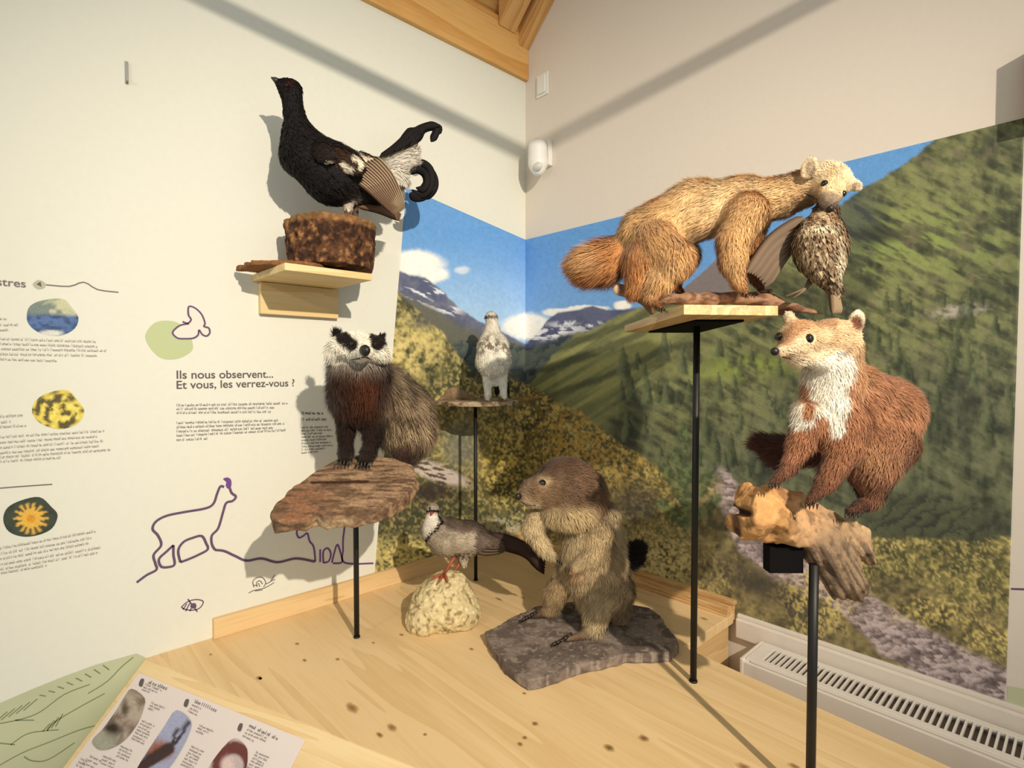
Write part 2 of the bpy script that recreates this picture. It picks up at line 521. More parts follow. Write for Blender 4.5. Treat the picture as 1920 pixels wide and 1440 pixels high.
def segd(px, py, a, b):
    a = np.asarray(a, float); b = np.asarray(b, float); ab = b - a
    t = np.clip(((px - a[0]) * ab[0] + (py - a[1]) * ab[1]) / (ab @ ab + 1e-9), 0, 1)
    return np.hypot(px - a[0] - t * ab[0], py - a[1] - t * ab[1])
def poly_d(X, Y, poly):
    """signed distance to polygon (negative inside)"""
    poly = np.asarray(poly, float); d = np.full(X.shape, 1e9); ins = np.zeros(X.shape, bool)
    for i in range(len(poly)):
        a, b = poly[i], poly[(i + 1) % len(poly)]
        d = np.minimum(d, segd(X, Y, a, b))
        c = ((a[1] > Y) != (b[1] > Y)) & (X < (b[0] - a[0]) * (Y - a[1]) / (b[1] - a[1] + 1e-12) + a[0])
        ins ^= c
    return np.where(ins, -d, d)
def eye(root, P, r, mat=None):
    return sphere('eye', P, r, mat or M_EYE, root)
def claws(root, body, pts, r=2.2, ln=8, mat=None):
    for a, d in pts:
        A = body.at(a); r0 = body.r2m(a, r)
        B = A + body.vec(d) * body.r2m(a, ln)
        tube('claw', [A, (A + B) / 2, B - 0.25 * ln * UP * body.r2m(a, 1)], [r0, r0 * 0.75, r0 * 0.15], mat or M_CLAW, root, seg=6)
def rough_solid(name, body, h, mat, amp, freq, parent=None, base=None, colf=None, aniso=None):
    lo, hi = body.bounds()
    A = np.eye(3) if aniso is None else aniso
    def disp(P):
        q = P @ A.T
        return amp * (fbm(q[:, 0] * freq, q[:, 1] * freq, q[:, 2] * freq, 4) - 0.5) * 2
    V, Fq = surface_nets(body.sdf, lo, hi, h, disp)
    col, _, _ = body.attrs(V)
    if colf is not None: col = colf(V, col)
    return mesh_obj(name, V, Fq, mat, parent, base, smooth=True, cols=col)
def slab_solid(name, outline, plane, thick, h, mat, amp, freq, colf, parent=None, base=None, rough_edge=0.006):
    """outline: points (x, y) in the plane's own axes; plane = (origin, X, Y, N); solid lies below the plane"""
    o, X, Y, Nn = plane
    out = np.asarray(outline, float)
    lo2, hi2 = out.min(0) - 0.02, out.max(0) + 0.02
    def f(P):
        d2 = poly_d(P[:, 0], P[:, 1], out) + rough_edge * (fbm(P[:, 0] * 45, P[:, 1] * 45, P[:, 2] * 80, 3) - 0.5) * 2
        dz = np.abs(P[:, 2] + thick / 2) - thick / 2 + amp * (fbm(P[:, 0] * freq, P[:, 1] * freq, P[:, 2] * 10, 4) - 0.5) * 2
        return np.maximum(d2, dz)
    V, Fq = surface_nets(f, np.array([*lo2, -thick - 0.012]), np.array([*hi2, 0.012]), h)
    Wv = o + V[:, :1] * X + V[:, 1:2] * Y + V[:, 2:3] * Nn
    if np.cross(X, Y) @ Nn < 0: Fq = Fq[:, ::-1].copy()
    return mesh_obj(name, Wv, Fq, mat, parent, base, smooth=True, cols=colf(V, Wv))
def plane3(p0, p1, p2):
    """plane through three world points, X along p0->p1, normal up"""
    X = nrm(p1 - p0); Nn = nrm(np.cross(X, p2 - p0))
    if Nn[2] < 0: Nn = -Nn
    return (p0, X, np.cross(Nn, X), Nn)
def to_plane(pl, pts):
    o, X, Y, Nn = pl
    r = []
    for (x, y) in pts:
        p = hit(x, y, o, Nn) - o
        r.append((p @ X, p @ Y))
    return r

# ------------------------------------------------------------------ the room
def structure(o):
    o['kind'] = 'structure'; return o
wall_left = structure(box('wall_left', (-0.1, -0.1, 0), (0, 3.0, CAMZ + 1.25), M_WALL, bev=0))
RS = math.tan(math.radians(43))
CEIL0 = CAMZ + 1.33
wall_right = structure(prism('wall_right', [G(0, 0, 0), G(2.6, 0, 0), G(2.6, 0, CEIL0 + 2.6 * RS), G(0, 0, CEIL0)], M_WALLR, vec=-0.1 * dL))
floor = structure(box('floor', (-0.1, -0.1, -0.08), (3.2, 3.2, 0), plain('floor_paint', (120, 108, 96), 0.6, var=0.1, scale=5), bev=0))
ceiling = structure(prism('ceiling', [G(-0.1, -0.1, CEIL0 + 0.06 - 0.1 * RS), G(1.5, -0.1, CEIL0 + 0.06 + 1.5 * RS), G(1.5, 3.0, CEIL0 + 0.06 + 1.5 * RS), G(-0.1, 3.0, CEIL0 + 0.06 - 0.1 * RS)], M_RAFTER, vec=0.03 * ZZ))
sl = nrm(dR + RS * ZZ); sn = nrm(np.cross(sl, dL)); sn = sn if sn[2] > 0 else -sn
for k in range(10):                                   # ceiling boards run along the eaves
    s0 = -0.06 + k * 0.125
    c = G(0, 1.45, CEIL0 + 0.035) + sl * (s0 + 0.06)
    V, Fc = box_vf(c, sl, dL, sn, 0.0605, 1.5, 0.009)
    o = mesh_obj('plank', V, Fc, M_BEAM, ceiling); bevel(o, 0.003)
beam = thing('eaves_beam', G(0, 1.4, CAMZ + 1.12), 'honey coloured wooden beam along the top of the white wall', 'beam')
box('beam_timber', (0, 0.0, CAMZ + 1.118), (0.018, 2.9, CAMZ + 1.30), M_BEAM, beam, bev=0.003)
raft = thing('rafter', G(0.3, 0.04, CAMZ + 1.5), 'sloping rafter rising along the beige wall in the ceiling corner', 'beam')
def sloped(name, e0, e1, z0, th, parent, s0=0.0, s1=1.6):
    P = [G(s0, e0, CAMZ + z0 + s0 * RS), G(s1, e0, CAMZ + z0 + s1 * RS), G(s1, e0, CAMZ + z0 + th + s1 * RS), G(s0, e0, CAMZ + z0 + th + s0 * RS)]
    return prism(name, P, M_RAFTER, parent, vec=(e1 - e0) * dL, bev=0.004)
sloped('rafter_timber', 0.0, 0.055, 1.215, 0.115, raft)
raft2 = thing('rafter', G(0.3, 0.11, CAMZ + 1.5), 'second sloping rafter beside the ceiling corner, set a little higher', 'beam')
sloped('rafter_timber', 0.075, 0.16, 1.245, 0.085, raft2, 0.02)
rail = thing('lighting_rail', G(1.3, 1.2, CAMZ + 1.0), 'thin black lighting rail hanging across the room', 'rail')
RA, RB = np.array(XF(-2.2, 0.60, CAMZ + 1.023)), np.array(XF(2.0, 0.60, CAMZ + 1.023))
V, Fc = box_vf((RA + RB) / 2, nrm(RB - RA), HF, ZZ, 2.1, 0.014, 0.015); mesh_obj('rail_bar', V, Fc, M_BLACK, rail)

# ------------------------------------------------------------------ printed mural
def under(pts, x, y, soft):
    p = np.asarray(pts, float)
    return sst(-soft, soft, y - np.interp(x, p[:, 0], p[:, 1]))
def blob(x, y, cx, cy, rx, ry, soft=0.35):
    return 1 - sst(1 - soft, 1 + soft, np.hypot((x - cx) / rx, (y - cy) / ry))
def trees(x, y, size, asp, sk, seed):
    """clumps of foliage, each lighter on its upper left side; returns (shade, tone) in 0..1"""
    X = (x + sk * y) / size; Y = y / (size * asp)
    i0, j0 = np.floor(X).astype(np.int64), np.floor(Y).astype(np.int64)
    best = np.full(x.shape, 9e9); sh = np.zeros(x.shape); tone = np.zeros(x.shape)
    for a in (-1, 0, 1):
        for b_ in (-1, 0, 1):
            i, j = i0 + a, j0 + b_
            dx = X - (i + _h(i, j, np.int64(seed))); dy = Y - (j + _h(i, j, np.int64(seed + 1)))
            d = dx * dx + dy * dy; m = d < best
            best = np.where(m, d, best); sh = np.where(m, .62 - .45 * dy - .3 * dx - .35 * d, sh); tone = np.where(m, _h(i, j, np.int64(seed + 2)), tone)
    return np.clip(sh, 0, 1), tone
def mural(x, y):
    n1 = fbm(x / 90, y / 90, 0.5, 5); n2 = fbm(x / 26, y / 26, 3.5, 4); n3 = fbm(x / 9, y / 9, 6.5, 3); n4 = fbm(x / 4.5, y / 4.5, 9.5, 2)
    wx, wy = x + (n2 - .5) * 46 + (n3 - .5) * 16, y + (fbm(x / 24, y / 24, 31.5, 3) - .5) * 40 + (n4 - .5) * 10
    tS, tT = trees(wx, wy, 26, .9, .35, 11); sS, sT = trees(wx, wy, 11, .8, .2, 23)
    st = fbm((x + y * 0.9) / 60, (y - x * 0.55) / 13, 2.2, 4)
    L = lambda *c: lin(c)[None]
    C = lambda a, b, t: mix(a, b, np.clip(t, 0, 1)[:, None])
    wob = (n2 - 0.5) * 16 + (n3 - 0.5) * 8
    # sky
    col = C(L(104, 160, 222), L(176, 210, 242), sst(430, 640, y) * np.where(x < 985, 1.0, 0.35))
    col = C(col, L(98, 154, 216), sst(985, 1200, x) * 0.6)
    # clouds
    cl = np.maximum.reduce([blob(x + wob, y + wob, 768, 494, 58, 22), blob(x, y + wob, 812, 514, 26, 15), blob(x + wob, y, 866, 507, 14, 7) * 0.4,
                            blob(x + wob, y + wob * 0.6, 990, 612, 46, 22), blob(x, y + wob * 0.5, 1050, 586, 30, 8), blob(x, y + wob * 0.5, 1100, 580, 40, 6), blob(x, y + wob * .5, 1168, 573, 15, 9)])
    col = C(col, L(252, 249, 242), np.clip(cl * 1.3, 0, 1))
    # blue left ridge
    rl = [(690, 490), (745, 506), (768, 516), (796, 520), (828, 545), (858, 576), (900, 604), (945, 624), (985, 646), (1030, 668), (1100, 720)]
    m = under(rl, x, y + (n3 - .5) * 6, 3)
    rock = C(L(86, 94, 122), L(122, 124, 142), sst(.35, .65, n2))
    rock = C(rock, L(226, 228, 236), sst(.60, .66, fbm((x - y * 0.5) / 26, (y - x * .35) / 7, 4, 3)) * blob(x, y, 815, 560, 60, 38))
    rock = C(rock, L(104, 104, 92), under([(690, 530), (790, 565), (860, 606), (985, 660)], x, y + wob, 14))
    col = C(col, rock, m)
    # central peak
    rc = [(940, 690), (985, 648), (1005, 628), (1030, 598), (1048, 586), (1080, 582), (1112, 573), (1140, 582), (1200, 578), (1262, 556), (1310, 518), (1345, 486), (1380, 470), (1440, 450), (1500, 440), (1560, 420)]
    m = under(rc, x, y + (n3 - .5) * 4, 2.5)
    pk = C(L(80, 86, 116), L(98, 102, 130), sst(.35, .65, n2))
    pk = C(pk, L(126, 118, 120), sst(1230, 1300, x))
    pk = C(pk, L(236, 236, 242), sst(.40, .56, fbm(x / 12, y / 5, 8, 3)) * blob(x, y - (x - 1040) * -.12, 1036, 624, 62, 12, .6))
    pk = C(pk, L(226, 228, 238), sst(.5, .6, n3) * blob(x, y, 1085, 608, 50, 6, .6))
    col = C(col, pk, m)
    # dark valley
    v = under([(870, 640), (930, 636), (985, 652), (1030, 640), (1060, 628), (1120, 622), (1250, 720)], x, y + wob, 6)
    val = C(L(56, 64, 70), L(92, 102, 94), sst(.3, .7, tS * .5 + n2 * .5))
    col = C(col, val, v)
    # far right slope: smooth meadows near the valley, woods beyond
    rs = [(985, 740), (1010, 700), (1040, 664), (1080, 628), (1110, 618), (1160, 592), (1210, 574), (1290, 566), (1360, 560), (1430, 520), (1500, 440), (1560, 398), (1600, 368), (1622, 348), (1655, 334), (1700, 306), (1728, 284), (1752, 262), (1800, 235), (1920, 200)]
    m = under(rs, x, y + (n3 - .5) * 10, 4)
    mead = C(L(112, 116, 78), L(152, 152, 96), sst(.35, .65, n1 * .4 + fbm((x + y) / 60, (y + x * .6) / 9, 2, 3) * .6))
    for yy, w in ((0, 7), (-52, 9), (-84, 8)):
        mead = C(mead, L(74, 78, 58), (1 - sst(w - 5, w + 4, np.abs(y - yy - np.interp(x, [1030, 1120, 1180, 1240, 1320], [742, 712, 688, 656, 640]) + wob * .6))) * .75)
    vs = fbm(x / 11, y / 26, 12.5, 4)
    wood_ = C(L(54, 60, 48), L(128, 132, 92), sst(.32, .68, tS * .06 + n2 * .26 + st * .36 + vs * .34))
    wood_ = C(wood_, L(146, 150, 98), sst(.46, .64, n3 * .35 + st * .65) * .5)
    wood_ = C(wood_, L(48, 54, 46), sst(.5, .62, n1) * .5)
    wood_ = C(wood_, L(128, 116, 96), sst(.58, .68, n2) * sst(1450, 1700, x) * .4)
    t = sst(-30, 50, (x - 1190) * .8 + (y - 735) * .9 + (n1 - .5) * 150)
    slope = C(mead, wood_, np.maximum(t, sst(1290, 1380, x)))
    slope = C(slope, L(150, 168, 92), blob(x, y, 1700, 450, 150, 60, .9) * sst(.44, .6, st) * .6)
    slope = C(slope, L(146, 160, 80), blob(x + (y - 690) * .8, y, 1395, 690, 80, 20, .9) * sst(.38, .55, n2) * .9)
    slope = C(slope, L(188, 180, 168), blob(x + (y - 585) * 1.9, y, 1795, 582, 46, 13, .6) * sst(.36, .6, n3) * .8)
    slope = C(slope, L(66, 74, 78), blob(x, y, 1600, 410, 46, 60, .8) * .7)
    slope = C(slope, L(50, 54, 48), blob(x - (y - 440) * .3, y, 1650, 440, 46, 14, .7) * .8)
    low = under([(1280, 800), (1500, 740), (1920, 640)], x, y + (n1 - .5) * 160, 90)
    wg = C(L(56, 62, 52), L(116, 120, 94), sst(.33, .67, tS * .05 + n2 * .27 + vs * .44 + st * .24))
    wg = C(wg, L(54, 58, 54), sst(.5, .62, n1) * .6)
    slope = C(slope, wg, low * .8)
    # single conifers standing on the slope
    rt_ = np.random.default_rng(5)
    for _ in range(150):
        bx = rt_.uniform(1165, 1900); by = rt_.uniform(650, 960) - max(0, bx - 1400) * .25; hh = rt_.uniform(26, 70); w_ = hh * rt_.uniform(.2, .3); tone = rt_.uniform(.7, 1.15)
        if by < np.interp(bx, [1165, 1300, 1500], [700, 610, 560]): continue
        k = (y - by + hh) / hh
        ok = (k > 0) & (k < 1) & (np.abs(x - bx) < w_ * 1.3)
        if not ok.any(): continue
        xs, ks = x[ok], k[ok]
        edge = np.abs(xs - bx + (n3[ok] - .5) * 9) / (w_ * (ks + .06))
        a_ = (1 - sst(.6, 1.0, edge)) * sst(0, .08, ks) * (1 - sst(.85, 1, ks)) * .75
        tc_ = mix(lin((108, 118, 84))[None], lin((48, 58, 48))[None], sst(-.5, .5, (xs - bx) / w_ + (n4[ok] - .5))[:, None]) * tone
        slope[ok] = mix(slope[ok], tc_, a_[:, None])
    col = C(col, slope, m)
    dk = blob(x + (n2 - .5) * 60, y + (n1 - .5) * 80, 1735, 1000, 120, 80, .5)
    col = C(col, C(L(54, 54, 50), L(84, 90, 68), sst(.3, .7, tS)), dk * .8)
    # sunlit left slope of shrubs and the flower bank
    ls = [(690, 520), (745, 548), (790, 585), (840, 640), (880, 690), (930, 706), (985, 716), (1030, 742), (1090, 772), (1150, 822), (1210, 862), (1262, 892), (1300, 945), (1340, 985), (1420, 1010)]
    m = under(ls, x, y + (n2 - .5) * 22, 5)
    dots = sst(.42, .70, noise3(x / 3.4, y / 3.9, 1.7) * .6 + n3 * .4)
    fl = C(L(66, 68, 50), L(136, 128, 82), sst(.3, .7, n2 * .5 + n3 * .5))
    yel = sst(.38, .62, n1 * .3 + n2 * .4 + n3 * .3)
    fl = C(fl, L(212, 194, 122), dots * (.35 + .5 * yel))
    fl = C(fl, L(204, 162, 78), blob(x, y, 1110, 830, 190, 95, .8) * sst(.42, .6, n4) * .65)
    fl = C(fl, L(58, 62, 48), sst(.45, .7, n1) * (1 - dots) * .5)
    fl = C(fl, L(126, 128, 116), blob(x + wob, y, 862, 838, 30, 44, .8) * .75)
    fl = C(fl, L(60, 64, 50), blob(x + wob, y + wob, 780, 960, 110, 70, .6) * (1 - .5 * dots) * .8)
    fl = C(fl, L(62, 66, 46), blob(x + wob, y + wob, 800, 700, 50, 30, .7) * .7)
    fl = C(fl, L(74, 70, 66), blob(x + wob, y + wob, 1190, 945, 46, 40, .7) * .7)
    fl = C(fl, L(226, 206, 132), blob(x + wob, y + wob, 765, 655, 60, 64, .6) * sst(.36, .62, n3 * .6 + n2 * .4) * .85)
    fl = C(fl, L(92, 92, 88), blob(x + wob, y + wob * .5, 800, 600, 30, 18, .6) * .7)
    fl = C(fl, L(232, 206, 104), blob(x + wob, y, 945, 870, 36, 60, .7) * dots * .9)
    fl = C(fl, L(224, 210, 152), blob(x, y, 1215, 1060, 110, 60, .7) * sst(.36, .58, n4) * .8)
    fl = C(fl, L(226, 208, 132), blob(x, y, 765, 1045, 60, 34, .7) * sst(.36, .56, n4) * .9)
    fl = C(fl, L(196, 192, 166), blob(x, y, 945, 990, 50, 22, .8) * sst(.42, .56, n4) * .8)
    fl = C(fl, L(58, 48, 46), blob(x + wob, y + wob, 808, 925, 40, 18, .6) * .85)
    stn = blob(x + wob * .5, y - (x - 815) * .36 + wob * .4, 815, 884, 62, 17, .35)
    fl = C(fl, C(L(222, 206, 198), L(92, 78, 72), sst(.52, .62, fbm((x - y * .3) / 18, (y - x * .2) / 5, 6, 3))), stn * .8 * sst(750, 765, x))
    col = C(col, fl, m)
    # right bank meadow and stony path
    bk = under([(1290, 900), (1370, 905), (1450, 1000), (1560, 1060), (1700, 1085), (1800, 1130), (1920, 1160)], x, y + (n2 - .5) * 30, 16) * sst(1270, 1320, x)
    mb = C(L(84, 80, 60), L(152, 138, 96), sst(.32, .68, n2 * .5 + n3 * .5))
    mb = C(mb, L(204, 186, 124), dots * sst(.46, .6, n1) * .7)
    col = C(col, mb, bk)
    pa = under([(1300, 860), (1360, 880), (1400, 925), (1440, 985), (1540, 1060), (1640, 1120), (1760, 1190), (1900, 1262)], x, y + wob, 8)
    pb = 1 - under([(1300, 900), (1350, 950), (1385, 1030), (1450, 1085), (1540, 1120), (1600, 1165), (1650, 1225), (1720, 1265), (1900, 1330)], x, y + wob, 8)
    cs, ct = trees(x + (n4 - .5) * 6, y + (n4 - .5) * 4, 13, .5, -.4, 41)
    path = C(L(112, 98, 98), L(206, 188, 188), sst(.2, .8, cs * .5 + ct * .5))
    path = C(path, L(84, 72, 76), sst(.56, .66, n2) * .6)
    col = C(col, path, pa * pb * sst(1330, 1372, x))
    sh = blob(x + wob, y - (x - 1440) * .55 + wob, 1440, 1105, 85, 26, .6)
    col = C(col, L(64, 58, 62), sh * .75 * sst(.3, .5, n3))
    col = C(col, L(232, 210, 128), (blob(x, y, 1540, 1110, 60, 60, .8) + blob(x, y, 1755, 1145, 75, 26, .7) + blob(x, y, 1850, 1195, 50, 30, .7)) * dots * .9)
    # big leaved plant in front
    leaf = np.zeros_like(x)
    for (ax, ay, bx, by, w) in ((1290, 990, 1286, 800, 5), (1288, 940, 1248, 880, 11), (1288, 960, 1330, 890, 11), (1289, 905, 1262, 845, 8), (1289, 900, 1316, 842, 8), (1290, 985, 1240, 945, 11), (1290, 985, 1345, 935, 11), (1288, 850, 1275, 800, 6)):
        leaf = np.maximum(leaf, 1 - sst(w - 3, w + 2, segd(x, y, (ax, ay), (bx, by)) + (n3 - .5) * 8))
    col = C(col, C(L(72, 86, 60), L(112, 126, 84), sst(.4, .6, n3)), leaf * .8)
    return col * (0.86 + 0.28 * n4[:, None])

def mural_panel(name, corners, wallf, nx, ny, nvec, label):
    TL, TR, BR, BL = [wallf(*c) for c in corners]
    s, t = np.meshgrid(np.linspace(0, 1, nx), np.linspace(0, 1, ny))
    s, t = s.ravel()[:, None], t.ravel()[:, None]
    P = TL * (1 - s) * (1 - t) + TR * s * (1 - t) + BR * s * t + BL * (1 - s) * t
    px, py, _ = proj(P)
    col = mural(px, py)
    P = P + nvec * 0.003
    i = np.arange(nx * ny).reshape(ny, nx)
    Fq = np.stack([i[:-1, :-1], i[1:, :-1], i[1:, 1:], i[:-1, 1:]], -1).reshape(-1, 4)
    # rim back to the wall
    loop = np.concatenate([i[0, :], i[1:, -1], i[-1, -2::-1], i[-2:0:-1, 0]])
    nb = len(P); P2 = np.vstack([P, P[loop] - nvec * 0.0028]); col = np.vstack([col, col[loop]])
    j = np.arange(len(loop))
    rim = np.stack([loop[j], loop[(j + 1) % len(j)], nb + (j + 1) % len(j), nb + j], 1)
    o = mesh_obj(name, P2, np.vstack([Fq, rim]), M_PRINT, None, cols=col)
    return tag(o, label, 'mural')
mural_panel('mural_panel', [(762, 352), (985, 450), (985, 1012), (702, 1078)], onL, 140, 330, dR, 'printed alpine photo mural with blue ridge and white cloud, left of the room corner')
mural_panel('mural_panel', [(985, 450), (1921, 222), (1885, 1326), (985, 1015)], onR, 400, 460, dL, 'large printed mural of green wooded slope and stony path, right of the room corner')

# ------------------------------------------------------------------ wall prints (children of the wall they are printed on)
class Surf:
    def __init__(s, f, n): s.f = f; s.n = np.asarray(n, float)
    def p(s, x, y, off=0.0008): return s.f(x, y) + s.n * off
SL = Surf(onL, dR); SR = Surf(onR, dL)
def ribbon_vf(S, pts, w, off=0.0008):
    """flat line of width w (in pixels of the photograph, at its place) drawn on surface S"""
    P = np.array([S.p(x, y, off) for x, y in pts])
    T = nrm(np.gradient(P, axis=0)); N = np.cross(S.n, T)
    dep = (P - CAM) @ FW
    hw = np.broadcast_to(np.asarray(w, float), (len(P),)) * dep / F / 2
    V = np.vstack([P - N * hw[:, None], P + N * hw[:, None]]); n = len(P)
    return V, [(i, i + 1, n + i + 1, n + i) for i in range(n - 1)]
def join_vf(parts):
    V, Fc, o = [], [], 0
    for v, f in parts:
        V.append(np.asarray(v)); Fc += [tuple(i + o for i in q) for q in f]; o += len(v)
    return np.vstack(V), Fc
def drawing(name, S, lines, w, mat, parent, label=None, smooth=6, off=0.0008):
    parts = [ribbon_vf(S, catmull(l, smooth) if smooth else l, w, off) for l in lines]
    V, Fc = join_vf(parts)
    return tag(mesh_obj(name, V, Fc, mat, parent), label)
def fill_vf(S, pts, off=0.0006, smooth=6):
    pts = catmull(pts, smooth, closed=True) if smooth else np.asarray(pts)
    c = pts.mean(0)
    V = [S.p(*c, off)] + [S.p(x, y, off) for x, y in pts]; n = len(pts)
    return np.array(V), [(0, 1 + i, 1 + (i + 1) % n) for i in range(n)]
def photo_print(name, S, pts, paint, parent, label=None, rings=14, off=0.0007, smooth=5):
    o = catmull(pts, smooth, closed=True) if smooth else np.asarray(pts, float)
    c = o.mean(0); n = len(o)
    X = np.vstack([c[None]] + [c + (o - c) * (k + 1) / rings for k in range(rings)])
    V = np.array([S.p(x, y, off) for x, y in X])
    Fc = [(0, 1 + i, 1 + (i + 1) % n) for i in range(n)]
    for k in range(rings - 1):
        a = 1 + k * n; b = a + n
        Fc += [(a + i, b + i, b + (i + 1) % n, a + (i + 1) % n) for i in range(n)]
    return tag(mesh_obj(name, V, Fc, M_PHOTO, parent, cols=paint(X[:, 0], X[:, 1])), label)
def ptext(name, S, lines, hpx, mat, parent, label=None, off=0.0009):
    """lines of small print too fine to read: rows of letter-like strokes. lines: (x0,y0,x1,y1)"""
    V, Fc = [], []
    for (x0, y0, x1, y1) in lines:
        L = math.hypot(x1 - x0, y1 - y0); ux, uy = (x1 - x0) / L, (y1 - y0) / L; vx, vy = uy, -ux
        s = 0.0
        lw = hpx * 0.55
        def q(a0, b0, a1, b1):
            i = len(V)
            for a, b in ((a0, b0), (a1, b0), (a1, b1), (a0, b1)):
                V.append(S.p(x0 + ux * a + vx * b, y0 + uy * a + vy * b, off))
            Fc.append((i, i + 1, i + 2, i + 3))
        while s < L - lw:
            for _ in range(int(rng.integers(2, 9))):
                if s > L - lw: break
                k = rng.integers(0, 6); st = lw * 0.26; top = hpx * 0.62
                q(s, 0, s + st, hpx if k in (0, 3) else top)
                if k in (0, 1, 2): q(s + lw * .6, 0, s + lw * .6 + st, top)
                if k in (1, 4): q(s, top - st, s + lw * .8, top)
                if k in (2, 4, 5): q(s, 0, s + lw * .8, st)
                if k == 5: q(s, top * .45, s + lw * .8, top * .45 + st)
                s += lw
            s += lw * 0.7
    return tag(mesh_obj(name, V, Fc, mat, parent), label)
def letters(name, text, S, x, y, x_end, mat, parent, xdir, label=None, bold=0.012, off=0.001):
    """real lettering on a wall: left end of the baseline at (x, y), reaching x_end"""
    cu = bpy.data.curves.new(name, 'FONT'); cu.body = text; cu.size = 1.0; cu.offset = bold
    ob = bpy.data.objects.new('tmp_text', cu); COL.objects.link(ob)
    dg = bpy.context.evaluated_depsgraph_get(); dg.update()
    me = bpy.data.meshes.new_from_object(ob.evaluated_get(dg))
    n = len(me.vertices); co = np.zeros(n * 3, np.float32); me.vertices.foreach_get('co', co); co = co.reshape(-1, 3)
    fs = [tuple(p.vertices) for p in me.polygons]
    bpy.data.objects.remove(ob); bpy.data.curves.remove(cu); bpy.data.meshes.remove(me)
    A = S.p(x, y, off); B = S.p(x_end, y, off)
    s = np.linalg.norm(B - A) / (co[:, 0].max() - co[:, 0].min())
    V = A + (co[:, :1] - co[:, 0].min()) * s * xdir + co[:, 1:2] * s * ZZ
    return tag(mesh_obj(name, V, fs, mat, parent), label)
WL = wall_left
letters('printed_title', 'Ils nous observent...', SL, 331, 710, 512, M_TEXTD, WL, -dL, 'grey printed title reading Ils nous observent...')
letters('printed_title', 'Et vous, les verrez-vous ?', SL, 331, 729, 552, M_TEXTD, WL, -dL, 'grey printed title line reading Et vous, les verrez-vous ?')
letters('printed_title', 'stres', SL, -6, 535, 48, M_TEXT, WL, -dL, 'end of a grey printed heading at the left edge')
ptext('printed_paragraph', SL, [(331, 762, 541, 758), (331, 769, 516, 766), (331, 776, 510, 774), (331, 795, 524, 790), (331, 803, 535, 796), (331, 811, 512, 804), (331, 819, 541, 808), (331, 827, 392, 824)], 5.2, M_TEXT, WL)
ptext('printed_paragraph', SL, [(565, 777, 608, 777), (565, 789, 613, 788)], 6, M_TEXTD, WL)
ptext('printed_paragraph', SL, [(565, 803 + 6 * i, (618, 622, 606, 625, 614, 620, 625, 612, 600)[i], 802 + 5.7 * i) for i in range(9)], 4.2, M_TEXT, WL)
ptext('printed_paragraph', SL, [(-20, 600, 14, 600), (-20, 612, 36, 611), (-20, 621, 16, 621)], 5.5, M_TEXTL, WL)
ptext('printed_paragraph', SL, [(-20, 637, 182, 643), (-20, 646, 185, 652), (-20, 656, 202, 660), (-20, 666, 184, 669), (-20, 675, 110, 679)], 5.5, M_TEXTL, WL)
ptext('printed_paragraph', SL, [(-20, 784, 43, 781), (-20, 795, 22, 793), (-20, 804, 52, 800)], 6, M_TEXTL, WL)
ptext('printed_paragraph', SL, [(-20, 823, 198, 810), (-20, 833, 186, 820), (-20, 843, 194, 829), (-20, 853, 190, 838), (-20, 861, 212, 845), (-20, 869, 118, 860)], 5.5, M_TEXTL, WL)
ptext('printed_paragraph', SL, [(-20, 1034, 180, 998), (-20, 1044, 176, 1010), (-20, 1054, 170, 1020), (-20, 1064, 192, 1028), (-20, 1073, 186, 1038), (-20, 1080, 90, 1062)], 5.5, M_TEXTL, WL)
drawing('printed_line', SL, [[(86, 534), (130, 537), (157, 529), (183, 543), (222, 548)]], 2.2, M_TEXT, WL, 'thin grey mountain profile line', smooth=3)
drawing('printed_line', SL, [[(-10, 916), (40, 912), (98, 908)]], 2.2, M_TEXT, WL)
V, Fc = fill_vf(SL, [(61, 533), (72, 525), (85, 531), (83, 540), (70, 542)]); tag(mesh_obj('printed_symbol', V, Fc, plain('pale_green_dot', (178, 178, 158), .7), WL), 'small round printed symbol')
V, Fc = fill_vf(SL, [(68, 533), (76, 528), (78, 538)], 0.0011, 0); mesh_obj('printed_symbol', V, Fc, M_TEXTD, WL)
def ph_lake(x, y):
    n = fbm(x / 14, y / 9, 1, 4)
    c = mix(lin((120, 134, 128))[None], lin((196, 196, 160))[None], sst(.4, .65, n + (x - 100) / 120)[:, None])
    b = mix(lin((84, 112, 160))[None], lin((52, 76, 122))[None], sst(.4, .6, fbm(x / 9, y / 5, 2, 3))[:, None])
    c = mix(c, b, sst(585, 594, y + (n - .5) * 10)[:, None])
    return mix(c, lin((214, 214, 206))[None], (blob(x, y, 96, 625, 22, 6))[:, None])
photo_print('printed_photo', SL, [(50, 593), (56, 574), (80, 563), (116, 560), (132, 574), (147, 595), (140, 616), (118, 628), (96, 629), (70, 622), (54, 608)], ph_lake, WL, 'oval photo print of a blue mountain lake', smooth=3)
def ph_flow(x, y):
    n = fbm(x / 8, y / 8, 4, 3)
    c = mix(lin((92, 82, 52))[None], lin((222, 202, 84))[None], sst(.42, .54, n)[:, None])
    return mix(c, lin((238, 222, 120))[None], sst(.6, .7, n)[:, None])
photo_print('printed_photo', SL, [(60, 768), (68, 750), (92, 736), (127, 732), (146, 752), (158, 770), (148, 792), (128, 802), (106, 804), (80, 796), (65, 783)], ph_flow, WL, 'oval photo print of yellow saxifrage flowers', smooth=3)
